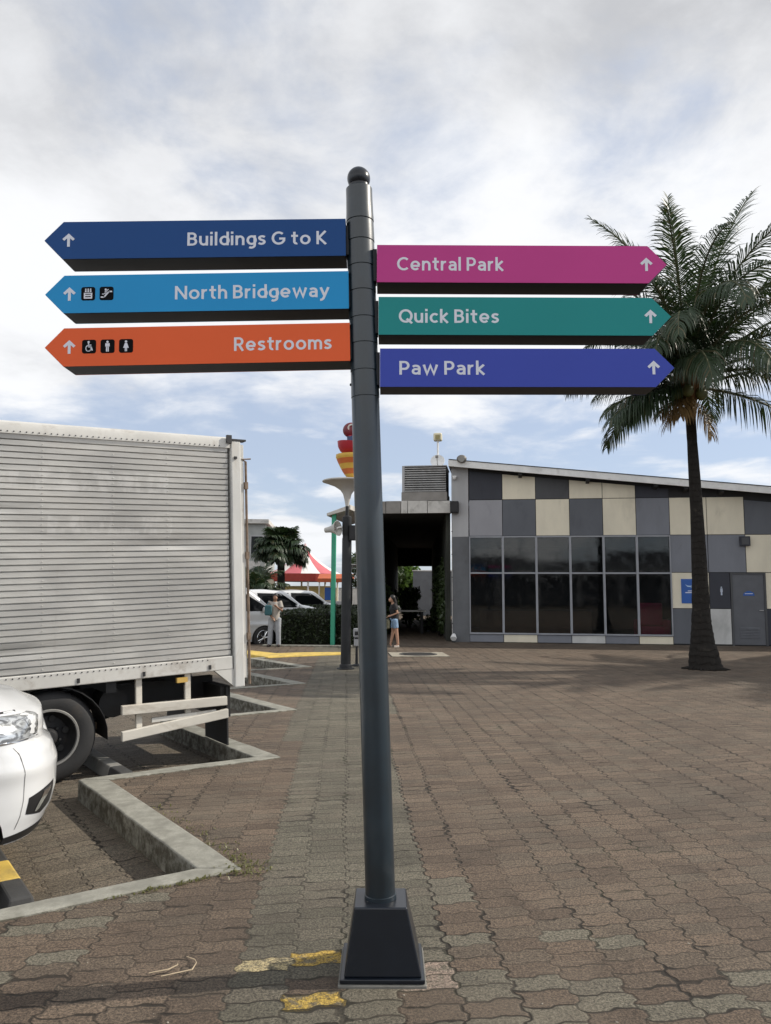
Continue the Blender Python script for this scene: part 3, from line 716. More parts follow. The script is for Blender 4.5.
for i in range(6):
    a, b = edges[i], edges[i+1]
    fr = MB(); t = 0.032; y0, y1 = -0.035, 0.10
    fr.box((a, y0, 0.25), (a + t, y1, 3.21)); fr.box((b - t, y0, 0.25), (b, y1, 3.21))
    for zz in (0.25, 2.065, 3.165): fr.box((a + t, y0 + 0.003, zz), (b - t, y1 - 0.003, zz + 0.045))
    fo = fr.build('window', M_frame, bl, bevel=0.003)
    for (z0, z1) in ((0.295, 2.065), (2.11, 3.165)):
        pb = MB(); pb.box((a + t, 0.03 , z0), (b - t, 0.042, z1)); pb.build('pane', M_glass, fo)
# door
dm = MB(); dm.box((8.14, 0.005, 0.03), (9.0, 0.06, 2.06)); dr = dm.build('door', M_door, bl, bevel=0.004)
dm = MB()
dm.box((8.085, -0.02, 0.0), (8.14, 0.08, 2.11)); dm.box((9.0, -0.02, 0.0), (9.055, 0.08, 2.11)); dm.box((8.14, -0.018, 2.06), (9.0, 0.08, 2.108))
dm.build('door_frame', M_dgrey, dr)
dm = MB()
for k in range(7):
    zz = 0.22 + k * 0.045
    dm.hexa([(8.30, -0.012, zz), (8.84, -0.012, zz), (8.84, 0.005, zz+0.03), (8.30, 0.005, zz+0.03), (8.30, -0.012, zz+0.008), (8.84, -0.012, zz+0.008), (8.84, 0.005, zz+0.038), (8.30, 0.005, zz+0.038)])
dm.build('door_vent', M_door, dr)
dm = MB(); dm.tube([(8.94, 0.0, 1.02), (8.94, -0.05, 1.02), (8.84, -0.05, 1.02)], 0.012, 8); dm.build('handle', M_steel, dr)
dm = MB(); dm.prism([(8.42, 1.44), (8.74, 1.44), (8.72, 1.52), (8.62, 1.575), (8.54, 1.575), (8.44, 1.51)], -0.002, 0.004)
ds = dm.build('door_sign', M_blue_sign, dr)
dm = MB(); dm.box((8.47, -0.004, 1.49), (8.69, -0.0025, 1.505)); dm.build('sign_band', M_white_text, ds)
# roof
mb = MB(); th = 0.06
mb.hexa([(-0.03, -0.29, roofz(-0.22)-0.06), (UE, -0.29, roofz(UE)-0.06), (UE, 9.4, roofz(UE)-0.06), (-0.03, 9.4, roofz(-0.22)-0.06),
         (-0.03, -0.29, roofz(-0.22)+0.06), (UE, -0.29, roofz(UE)+0.06), (UE, 9.4, roofz(UE)+0.06), (-0.03, 9.4, roofz(-0.22)+0.06)])
rf = mb.build('roof', M_dark, bl)
mb = MB()
mb.hexa([(-0.05, -0.33, roofz(-0.24)-0.115), (UE, -0.33, roofz(UE)-0.115), (UE, -0.292, roofz(UE)-0.115), (-0.05, -0.292, roofz(-0.24)-0.115),
         (-0.05, -0.33, roofz(-0.24)+0.085), (UE, -0.33, roofz(UE)+0.085), (UE, -0.292, roofz(UE)+0.085), (-0.05, -0.292, roofz(-0.24)+0.085)])
mb.hexa([(-0.072, -0.33, roofz(-0.24)-0.115), (-0.033, -0.33, roofz(-0.24)-0.115), (-0.033, 9.4, roofz(-0.24)-0.115), (-0.072, 9.4, roofz(-0.24)-0.115),
         (-0.072, -0.33, roofz(-0.24)+0.087), (-0.033, -0.33, roofz(-0.24)+0.087), (-0.033, 9.4, roofz(-0.24)+0.087), (-0.072, 9.4, roofz(-0.24)+0.087)])
mb.build('fascia', M_roofw, rf, bevel=0.006)
mb = MB(); mb.hexa([(-0.06, -0.345, roofz(-0.25)+0.088), (UE, -0.345, roofz(UE)+0.088), (UE, -0.22, roofz(UE)+0.088), (-0.06, -0.22, roofz(-0.25)+0.088),
         (-0.06, -0.345, roofz(-0.25)+0.108), (UE, -0.345, roofz(UE)+0.108), (UE, -0.22, roofz(UE)+0.108), (-0.06, -0.22, roofz(-0.25)+0.108)])
mb.build('gutter_trim', M_dark, rf)
for u in (2.1, 4.1, 6.05, 6.9, 7.9, 9.9, 11.9, 13.9):
    mb = MB(); zz = roofz(u) - 0.07
    mb.hexa([(u-0.05, -0.27, zz-0.10), (u+0.05, -0.27, zz-0.10), (u+0.05, 0.02, zz-0.16), (u-0.05, 0.02, zz-0.16), (u-0.05, -0.27, zz), (u+0.05, -0.27, zz), (u+0.05, 0.02, zz), (u-0.05, 0.02, zz)])
    mb.build('rafter_end', M_dark, rf)
FM = Matrix.Translation((2.036, 23.646, 0)) @ Matrix.Rotation(FD, 4, 'Z')
def fac(u, y, z): return FM @ Vector((u, y, z))
# small dark box, floodlight, camera dome
def on_facade(name, label, cat, u, y, z, group=None): return thing(name, label, cat, fac(u, y, z), FD, group)
t = on_facade('junction_box', 'small dark square box fixed high on the panels right of the palm trunk', 'electrical box', 8.52, 0.0, 3.02)
mb = MB(); mb.box((-0.14, -0.1, -0.14), (0.14, -0.004, 0.14)); mb.build('housing', M_navy, t, bevel=0.01)
mb = MB(); mb.box((-0.10, -0.106, -0.10), (0.10, -0.1, 0.10)); mb.build('lid', M_dgrey, t)
t = on_facade('floodlight', 'dark round floodlight on the high corner of the sloping roof', 'floodlight', 0.34, -0.36, roofz(0.3) + 0.13)
mb = MB(); mb.tube([(0, 0.04, 0.0), (0, 0.02, 0.03)], 0.02, 8); mb.build('mount', M_lamp, t)
mb = MB(); mb.ball((0, -0.02, 0.02), 0.155, 18, (1, 0.8, 0.8)); mb.build('lamp_head', mat('floodlight_grey', (0.13, 0.12, 0.11), 0.5), t, smooth=True)
mb = MB(); mb.M = Matrix.Translation((0, -0.135, 0.0)); mb.lathe([(0.10, 0.0), (0.10, -0.02), (0.0, -0.022)], 18, 'Y'); mb.build('lens', mat('lens_grey', (0.22, 0.21, 0.19), 0.2), t, smooth=True)
t = on_facade('security_camera', 'small white dome camera under the roof corner above the passage', 'security camera', 0.10, -0.01, 5.02)
mb = MB(); mb.box((-0.06, -0.1, 0.02), (0.06, -0.003, 0.06)); mb.build('bracket', M_roofw, t)
mb = MB(); mb.ball((0, -0.07, -0.01), 0.06, 14); mb.build('dome', mat('camera_white', (0.6, 0.6, 0.6), 0.3), t, smooth=True)
t = on_facade('loudspeaker_box', 'black box speaker at the end of the canopy beside the light grey pilaster', 'speaker', 0.10, -0.01, 4.10)
mb = MB(); mb.box((-0.13, -0.22, -0.18), (0.13, -0.003, 0.18)); mb.build('cabinet', M_lamp, t, bevel=0.015)
mb = MB(); mb.box((-0.10, -0.226, -0.14), (0.10, -0.221, 0.14)); mb.build('grille', M_dark, t)
# blue notice, small room symbol
t = on_facade('wall_notice', 'blue rectangular notice with white bird mark on a cream panel behind the palm trunk', 'sign', 6.98, -0.004, 1.565)
mb = MB(); mb.box((-0.27, -0.012, -0.355), (0.27, -0.001, 0.355)); mb.build('board', M_blue_sign, t, bevel=0.002)
mb = MB()
mb.M = Matrix.Translation((0, -0.0125, 0))
mb.prism([(-0.16, 0.20), (-0.10, 0.13), (-0.02, 0.12), (0.06, 0.20), (0.0, 0.155), (-0.09, 0.16)], -0.002, 0); mb.prism([(-0.02, 0.12), (0.09, 0.16), (0.05, 0.10)], -0.0021, 0)
mb.build('bird_mark', mat('pale_blue_mark', (0.45, 0.62, 0.8), 0.5), t)
mb = MB()
for (x0, x1, z0, z1) in ((-0.09, 0.14, -0.005, 0.018), (-0.16, 0.22, -0.055, -0.03)): mb.box((x0, -0.0145, z0), (x1, -0.0125, z1))
mb.build('text_lines', M_white_text, t)
t = on_facade('room_symbol', 'small pale standing figure symbol on the navy panel left of the grey door', 'sign', 7.83, -0.004, 1.58)
mb = MB(); mb.prism(disc(0, 0.10, 0.022), -0.004, -0.001); mb.prism([(-0.035, -0.03), (0.035, -0.03), (0.03, 0.07), (-0.03, 0.07)], -0.004, -0.001); mb.prism([(-0.022, -0.13), (0.022, -0.13), (0.022, -0.03), (-0.022, -0.03)], -0.004, -0.001)
mb.build('figure', mat('pale_symbol', (0.45, 0.5, 0.6), 0.5), t)
# pink armchair and counter inside the glass
t = on_facade('armchair', 'pink armchair inside the hall behind the rightmost window', 'armchair', 5.98, 0.62, 0.055)
M_pink = mat('pink_upholstery', (0.78, 0.04, 0.18), 0.7)
for nm, a, b in (('seat', (-0.36, -0.3, 0.12), (0.36, 0.35, 0.46)), ('backrest', (-0.36, 0.22, 0.465), (0.36, 0.42, 1.15)), ('armrest', (-0.48, -0.32, 0.10), (-0.365, 0.38, 0.66)), ('armrest', (0.365, -0.32, 0.10), (0.48, 0.38, 0.66))):
    mb = MB(); mb.box(a, b); mb.build(nm, M_pink, t, bevel=0.05, seg=4)
mb = MB()
for sx in (-0.4, 0.4):
    for sy in (-0.06, 0.3): mb.tube([(sx, sy, 0), (sx, sy, 0.12)], 0.025, 8)
mb.build('feet', M_lamp, t)
t = on_facade('counter', 'low dark counter with a tan front seen through the left windows', 'counter', 2.4, 2.6, 0.052)
mb = MB(); mb.box((-1.6, -0.3, 0.0), (2.0, 0.3, 0.85)); mb.build('front', mat('tan_counter', (0.20, 0.10, 0.06), 0.6), t, bevel=0.01)
mb = MB(); mb.box((-1.65, -0.35, 0.85), (2.05, 0.35, 0.9)); mb.build('worktop', M_dgrey, t)

M_vine = mat('creeper_wall', (0.035, 0.037, 0.030), 0.95, var=0.4, vscale=2.5, bump=0.8, bscale=9, dirt=(0.075, 0.072, 0.065), dirt_amt=0.5, dscale=1.6, stretch=(1, 1, 0.25))
# ---- covered passage between the hall and the garden wall
cp = thing('covered_walkway', 'flat canopy roof over the dark passage left of the hall, pale weathered fascia panels', 'canopy', fac(0, 0, 0), FD)
cpi = FM.inverted()
def cw(pts): return [tuple((cpi @ Vector((x, y, 0))).xy) for x, y in pts]
mb = MB(); mb.slab(cw([(-0.62, 24.1), (2.03, 23.72), (2.80, 43.6), (0.55, 43.6)]), 3.945, 4.33); mb.build('roof_slab', M_dark, cp)
us = [-2.75, -2.05, -1.57, -1.36, -0.74, -0.012]
for a, b in zip(us, us[1:]):
    mb = MB(); mb.box((a + 0.008, -0.02, 3.94), (b - 0.008, 0.035, 4.33 - random.uniform(0, 0.012))); mb.build('fascia_panel', M_fascia if a > -1.5 else M_fascia2 if a < -2 else M_fascia, cp, bevel=0.004)
mb = MB(); mb.hexa([(-3.44, -2.2, 3.66), (-2.76, -2.2, 3.84), (-2.76, 2.0, 3.95), (-3.60, 2.0, 3.76), (-3.44, -2.2, 3.74), (-2.76, -2.2, 3.98), (-2.76, 2.0, 4.15), (-3.60, 2.0, 3.86)])
mb.build('eave_flange', M_fascia, cp, bevel=0.01)
mb = MB(); mb.slab(cw([(0.6, 43.3), (2.7, 43.3), (2.7, 43.55), (0.6, 43.55)]), 2.95, 3.944); mb.build('end_beam', M_dark, cp)
mb = MB(); mb.slab(cw([(-0.62, 25.6), (-0.45, 25.6), (0.72, 43.5), (0.55, 43.5)]), 0.0, 3.944); mb.build('side_wall', M_vine, cp)
mb = MB(); mb.slab(cw([(1.90, 24.0), (2.03, 23.98), (2.80, 43.5), (2.62, 43.5)]), 0.0, 3.944); mb.build('side_wall', M_vine, cp)
mb = MB(); mb.box((-3.32, -2.08, 0.0), (-3.20, -1.96, 3.74))
pc = mb.build('green_post', M_greenpost, cp, bevel=0.006)
# plant room louvre box on the canopy
lv = thing('louvre_box', 'grey slatted plant box standing on the canopy beside the hall roof', 'vent housing', fac(-1.56, 0.02, 4.335), FD)
mb = MB(); mb.box((0.0, 0.0, 0.0), (1.42, 1.4, 0.27)); mb.build('plinth', M_fascia2, lv, bevel=0.006)
mb = MB(); mb.box((0.08, 0.10, 0.272), (1.40, 1.3, 1.06)); mb.build('housing', M_dark, lv)
M_slat = mat('slat_grey', (0.36, 0.355, 0.35), 0.6, var=0.15, dirt=(0.2, 0.18, 0.16), dirt_amt=0.5)
mb = MB()
for k in range(11):
    zz = 0.285 + k * 0.072
    mb.hexa([(0.10, 0.0, zz), (1.39, 0.0, zz), (1.39, 0.09, zz+0.05), (0.10, 0.09, zz+0.05), (0.10, 0.0, zz+0.03), (1.39, 0.0, zz+0.03), (1.39, 0.09, zz+0.065), (0.10, 0.09, zz+0.065)])
mb.build('louvres', M_slat, lv)
mb = MB(); mb.box((0.02, -0.01, 0.272), (0.098, 1.35, 1.10)); mb.box((0.098, -0.012, 1.075), (1.42, 1.35, 1.105)); mb.build('frame', M_wall_l, lv)
# dish and mast behind it
ds = thing('satellite_dish', 'white round dish below a cream box on a mast above the louvre box', 'antenna', fac(-0.66, 3.2, 4.33), FD)
mb = MB(); mb.tube([(0, 0, 0), (0, 0, 2.5)], 0.035, 8); mb.build('mast', M_roofw, ds)
mb = MB(); mb.M = Matrix.Translation((0, -0.1, 1.74)) @ Matrix.Rotation(R(-20), 4, 'X') @ Matrix.Scale(0.74, 4)
mb.lathe([(0.0, 0.02), (0.15, -0.01), (0.26, -0.055), (0.335, -0.10), (0.34, -0.085), (0.26, -0.035), (0.15, 0.012), (0.0, 0.04)], 24, 'Y'); mb.build('dish', M_roofw, ds, smooth=True)
mb = MB(); mb.tube([(0, -0.14, 1.6), (0, -0.45, 1.85)], 0.012, 6); mb.box((-0.05, -0.50, 1.82), (0.05, -0.42, 1.90)); mb.build('feed_arm', M_fascia2, ds)
mb = MB(); mb.box((-0.15, -0.13, 2.50), (0.15, 0.13, 2.78)); 
bx = mb.build('antenna_box', mat('cream_box', (0.66, 0.60, 0.42), 0.5), ds, bevel=0.05, seg=3)
mb = MB(); mb.box((-0.08, -0.136, 2.54), (0.08, -0.132, 2.70)); mb.build('front_panel', mat('ochre_front', (0.32, 0.27, 0.12), 0.6), bx)

# ================================================================== BOX TRUCK
TE = R(34.5)
M_alu = None
def corrugated():
    m, g, b, o = principled('ribbed_aluminium')
    P = g.n('ShaderNodeTexCoord').outputs['Object']
    n1 = g.noise(g.v('MULTIPLY', P, (0.7, 1, 2.2)), 1.3, 6, 0.6, 0.3); n2 = g.noise(g.v('MULTIPLY', P, (0.3, 1, 6)), 9, 5, 0.7)
    c = g.mix(g.ss(n1, 0.3, 0.72), (0.47, 0.465, 0.45, 1), (0.64, 0.63, 0.60, 1))
    c = g.mix(g.ss(n2, 0.45, 0.75, 0, 0.35), c, (0.34, 0.325, 0.30, 1))
    n3 = g.noise(g.v('MULTIPLY', P, (14, 1, 0.5)), 1.0, 5, 0.7)
    c = g.mix(g.ss(n3, 0.58, 0.8, 0, 0.22), c, (0.30, 0.27, 0.23, 1))
    px, py, pz = g.xyz(P)[:3]
    def ghost(c, x0, x1, z0, z1, seed):     # pale shadows of lettering scrubbed off long ago
        tz = g.m('ADD', pz, g.m('MULTIPLY', px, -0.045))
        bx = g.m('MULTIPLY', g.m('MULTIPLY', g.m('GREATER_THAN', px, x0), g.m('LESS_THAN', px, x1)), g.m('MULTIPLY', g.m('GREATER_THAN', tz, z0), g.m('LESS_THAN', tz, z1)))
        bl_ = g.noise(g.v('ADD', g.v('MULTIPLY', P, (9, 1, 5)), (seed, 0, 0)), 1.0, 4, 0.6)
        return g.mix(g.m('MULTIPLY', bx, g.ss(bl_, 0.42, 0.60, 0.0, 0.36)), c, (0.76, 0.75, 0.73, 1))
    c = ghost(c, -0.45, 0.75, 2.52, 2.72, 3.0); c = ghost(c, -0.30, 0.80, 2.14, 2.32, 9.0); c = ghost(c, -1.0, -0.55, 2.55, 2.70, 15.0)
    g.set(b.inputs['Base Color'], c); b.inputs['Metallic'].default_value = 0.15
    g.set(b.inputs['Roughness'], g.ss(n1, 0.3, 0.7, 0.42, 0.6))
    return m
M_alu = corrugated()
M_rail = mat('truck_rail_paint', (0.55, 0.54, 0.51), 0.55, var=0.08, dirt=(0.28, 0.24, 0.20), dirt_amt=0.5, dscale=5)
M_post = mat('truck_post_paint', (0.56, 0.56, 0.54), 0.6, var=0.08, dirt=(0.36, 0.29, 0.20), dirt_amt=0.5, dscale=3, stretch=(1, 1, 0.4))
M_wood = mat('weathered_white_timber', (0.58, 0.55, 0.49), 0.75, var=0.15, dirt=(0.30, 0.25, 0.19), dirt_amt=0.55, dscale=6, stretch=(0.4, 1, 1), bump=0.15)
M_tyre = mat('tyre_rubber', (0.020, 0.020, 0.021), 0.75, var=0.2, bump=0.15, bscale=80, dirt=(0.065, 0.055, 0.045), dirt_amt=0.45, dscale=5)
M_rim = mat('dark_steel_rim', (0.022, 0.022, 0.024), 0.55, metal=0.1, var=0.3, dirt=(0.07, 0.055, 0.045), dirt_amt=0.4, dscale=8)
M_ring = mat('rim_lip', (0.30, 0.295, 0.28), 0.5, metal=0.5, dirt=(0.14, 0.12, 0.10), dirt_amt=0.4, dscale=8)
M_under = mat('chassis_black', (0.013, 0.013, 0.014), 0.65, var=0.2, dirt=(0.04, 0.035, 0.03), dirt_amt=0.4)
M_rust = mat('rusty_rod', (0.20, 0.145, 0.105), 0.8, var=0.3, vscale=12, dirt=(0.06, 0.04, 0.03), dirt_amt=0.5, dscale=3)
trk = thing('box_truck', 'silver ribbed box truck with white side rails parked at the left kerb', 'truck', (-2.678, 6.811, DEEP), TE)
trk.rotation_mode = 'XYZ'
body = Matrix.Rotation(R(-2.6), 4, 'Y')
X0, X1, Z0, Z1, TWD = -3.0, 1.50, 0.83, 3.10, 1.85
# ribbed near side
mb = MB(); mb.M = body
zb, ztp = Z0 + 0.13, Z1 - 0.095
nr = 38; pit = (ztp - zb) / nr
NX = 70
dents = [(-1.55, 2.42, 0.5, 0.05, 0.018), (-0.95, 2.34, 0.45, 0.035, 0.014), (0.9, 2.05, 0.4, 0.05, 0.010), (-0.6, 1.15, 0.5, 0.05, 0.012), (-1.2, 1.05, 0.3, 0.06, 0.012), (0.3, 1.12, 0.5, 0.08, 0.006)]
def dent(x, z):
    d = 0.007 * mnoise.noise(Vector((x * 1.1, 3.3, z * 2.3))) + 0.0022 * mnoise.noise(Vector((x * 4, 7, z * 9)))
    for (cx, cz, sx, sz, a) in dents:
        d += 1.7 * a * math.exp(-((x - cx) / sx) ** 2 - ((z - cz - 0.03 * (x - cx)) / sz) ** 2)
    return d
prof = []
for k in range(nr):
    z0 = zb + k * pit
    prof += [(0.036, z0 + pit*0.01), (0.036, z0 + pit*0.20), (0.004, z0 + pit*0.24), (0.001, z0 + pit*0.60), (-0.003, z0 + pit*0.985)]
prof.append((0.016, ztp))
vs = []; fs = []
for i in range(NX + 1):
    x = X0 + (X1 - 0.03 - X0) * i / NX
    for (y, z) in prof: vs.append((x, y + dent(x, z), z))
m_ = len(prof)
for i in range(NX):
    for j in range(m_ - 1): fs.append((i*m_+j, (i+1)*m_+j, (i+1)*m_+j+1, i*m_+j+1))
mb.add(vs, fs)
# vertical rows of rivets
mb.m = 1
for x in (-2.45, -1.72, -0.98, -0.60, -0.24, 0.36, 0.86):
    for k in range(nr):
        if random.random() < 0.85:
            zz = zb + (k + 0.6) * pit; mb.ball((x + random.uniform(-.004, .004), dent(x, zz) - 0.001, zz), 0.0055, 6, (1, 0.5, 1))
mb.m = 0
sidep = mb.build('ribbed_side', [M_alu, M_rail], trk, smooth=25)
mb = MB(); mb.M = body
mb.box((X0, 0.075, Z0 + 0.1), (X1, TWD, Z1 - 0.06)); mb.build('cargo_box', M_alu, trk)
mb = MB(); mb.M = body
mb.box((X0, -0.012, Z0), (X1 - 0.012, 0.06, Z0 + 0.128)); br_ = mb.build('bottom_rail', M_rail, trk, bevel=0.008)
mb = MB(); mb.M = body
for k in range(85):
    x = X0 + 0.03 + k * 0.05; mb.ball((x, -0.013, Z0 + 0.108), 0.006, 6)
mb.build('rail_rivets', M_rim, br_)
mb = MB(); mb.M = body
for x in (-2.3, -1.5, -0.7, 0.05, 0.62, 1.25): mb.box((x-0.012, -0.02, Z0+0.02), (x+0.012, -0.012, Z0+0.06))
mb.build('rail_clips', M_rim, br_)
mb = MB(); mb.M = body
rp = [(-0.018, Z1-0.095), (-0.02, Z1-0.03), (-0.008, Z1+0.0), (0.03, Z1+0.02), (0.10, Z1+0.025), (0.10, Z1-0.095)]
n = len(rp); vs = [(X0, y, z) for y, z in rp] + [(X1-0.01, y, z) for y, z in rp]
mb.add(vs, [tuple(range(n)), tuple(reversed(range(n, 2*n)))] + [(i, n+i, n+(i+1)%n, (i+1)%n) for i in range(n)])
tr_ = mb.build('top_rail', M_rail, trk, smooth=35)
mb = MB(); mb.M = body
for k in range(88): mb.ball((X0 + 0.03 + k*0.05, -0.019, Z1-0.078), 0.006, 6)
mb.build('rail_rivets', M_rim, tr_)
mb = MB(); mb.M = body; mb.box((X0, 0.102, Z1 - 0.06), (X1, TWD, Z1 + 0.022)); mb.build('cargo_roof', M_rail, trk, bevel=0.01)
# corner post and rear frame
mb = MB(); mb.M = body; mb.box((X1 - 0.002, -0.025, Z0 - 0.18), (X1 + 0.105, 0.10, Z1 - 0.02)); cpst = mb.build('corner_post', M_post, trk, bevel=0.012)
mb = MB(); mb.M = body
mb.box((X1 + 0.03, -0.045, Z1 - 0.205), (X1 + 0.055, -0.02, Z1 - 0.18)); mb.build('bolt', M_rim, cpst)
mb = MB(); mb.M = body; mb.box((X1 - 0.05, -0.05, Z1 - 0.05), (X1 + 0.0, -0.02, Z1 + 0.03)); mb.build('corner_cap', M_rim, cpst)
mb = MB(); mb.M = body; mb.box((X1 - 0.02, -0.03, Z1-0.02), (X1 + 0.16, 0.06, Z1 - 0.002)); mb.build('rain_lip', M_rim, cpst)
mb = MB(); mb.M = body
mb.box((X1 + 0.106, 0.0, Z0 - 0.1), (X1 + 0.145, TWD, Z1 - 0.05)); dpn = mb.build('rear_door', M_rail, trk, bevel=0.006)
mb = MB(); mb.M = body; mb.tube([(X1 + 0.165, 0.0, Z0 - 0.16), (X1 + 0.165, 0.0, Z1 - 0.22)], 0.014, 8)
for zz in (1.1, 1.9, 2.6): mb.box((X1 + 0.146, -0.02, zz), (X1 + 0.18, 0.03, zz + 0.07))
mb.tube([(X1 + 0.165, 0.0, Z1 - 0.22), (X1 + 0.12, 0.0, Z1 - 0.2), (X1 + 0.22, 0.0, Z1 - 0.19)], 0.008, 6)
mb.build('lock_rod', M_rust, dpn)
mb = MB(); mb.M = body; mb.box((X1-0.002, TWD - 0.1, Z0 - 0.18), (X1 + 0.105, TWD, Z1 - 0.02)); mb.build('corner_post', M_post, trk, bevel=0.012)
mb = MB(); mb.M = body; mb.hexa([(X1-0.20, -0.01, Z0-0.001), (X1-0.005, -0.01, Z0-0.165), (X1-0.005, 0.05, Z0-0.165), (X1-0.20, 0.05, Z0-0.001), (X1-0.20, -0.01, Z0), (X1-0.005, -0.01, Z0), (X1-0.005, 0.05, Z0), (X1-0.20, 0.05, Z0)])
mb.build('gusset', M_rail, trk)
# chassis
mb = MB(); mb.M = body
for y in (0.55, 1.25): mb.box((-4.6, y, 0.52), (X1, y + 0.08, 0.72))
for x in (-2.6, -1.6, -0.7, 0.3, 1.0): mb.box((x, 0.05, 0.725), (x + 0.09, TWD - 0.05, Z0 - 0.002))
mb.box((X1 - 0.10, 0.1, 0.36), (X1 + 0.0, TWD - 0.1, 0.66))
mb.build('chassis', M_under, trk)
mb = MB(); mb.tube([(-0.19, 0.25, 0.385), (-0.19, 1.55, 0.385)], 0.07, 10); mb.ball((-0.19, 0.92, 0.385), 0.2, 14); mb.build('rear_axle', M_under, trk)
mb = MB()
for y in (0.40, 1.40):
    for k in range(5): mb.tube([(-0.85 + k*0.11, y, 0.50 - k*0.02), (-0.19, y, 0.40 - k*0.016), (0.5 - k*0.11, y, 0.50 - k*0.02)], 0.016, 6)
mb.build('leaf_springs', M_under, trk)
mb = MB(); mb.M = body   # round air tank / mudguard behind the wheel
arc = [(-0.19 + 0.50*math.cos(a), 0.36 + 0.47*math.sin(a)) for a in [R(-5 + 12*k) for k in range(17)]]
for (p, q) in zip(arc, arc[1:]): mb.hexa([(p[0], 0.03, p[1]), (q[0], 0.03, q[1]), (q[0], 0.50, q[1]), (p[0], 0.50, p[1]), (p[0]*1.0, 0.03, p[1]+0.012), (q[0], 0.03, q[1]+0.012), (q[0], 0.50, q[1]+0.012), (p[0], 0.50, p[1]+0.012)])
mb.build('mudguard', M_under, trk)
mb = MB(); mb.M = body; mb.tube([(0.42, 0.26, 0.60), (0.42, 1.6, 0.60)], 0.13, 16); mb.build('air_tank', M_under, trk, smooth=True)
mb = MB(); mb.M = body; mb.tube([(-1.5, 0.42, 0.40), (0.30, 0.42, 0.40), (0.36, 0.42, 0.34)], 0.035, 8); mb.build('exhaust_pipe', M_rust, trk)
mb = MB(); mb.M = body; mb.box((X1 - 0.06, 0.05, 0.10), (X1 - 0.045, 0.62, 0.66)); mb.build('mudflap', M_under, trk)
mb = MB(); mb.M = body; mb.box((X1 - 0.06, TWD - 0.62, 0.10), (X1 - 0.045, TWD - 0.05, 0.66)); mb.build('mudflap', M_under, trk)
mb = MB(); mb.M = body; mb.box((0.70, 0.02, 0.0+0.42), (1.32, 0.05, 0.0+0.46)); mb.build('step_bar', M_rail, trk)
# side guard: two rails, struts
def beam(p, q, w, h):
    mb = MB(); mb.M = body
    p = Vector(p); q = Vector(q)
    mb.hexa([(p.x, p.y, p.z-h/2), (q.x, q.y, q.z-h/2), (q.x, q.y+w, q.z-h/2), (p.x, p.y+w, p.z-h/2), (p.x, p.y, p.z+h/2), (q.x, q.y, q.z+h/2), (q.x, q.y+w, q.z+h/2), (p.x, p.y+w, p.z+h/2)])
    return mb
beam((0.42, -0.02, 0.565), (1.42, -0.02, 0.535), 0.05, 0.085).build('side_guard_rail', M_wood, trk, bevel=0.006)
beam((0.42, -0.02, 0.335), (1.43, -0.02, 0.415), 0.05, 0.085).build('side_guard_rail', M_wood, trk, bevel=0.006)
for x in (0.56, 1.02):
    mb = MB(); mb.M = body; mb.box((x, 0.032, 0.33 if x < 0.8 else 0.46), (x + 0.055, 0.07, Z0 - 0.001)); mb.build('side_guard_strut', M_wood, trk, bevel=0.004)
mb = MB(); mb.M = body; mb.box((0.93, -0.012, Z0-0.075), (1.03, 0.03, Z0-0.03)); mb.build('side_marker', mat('amber_marker', (0.55, 0.36, 0.10), 0.35), trk)
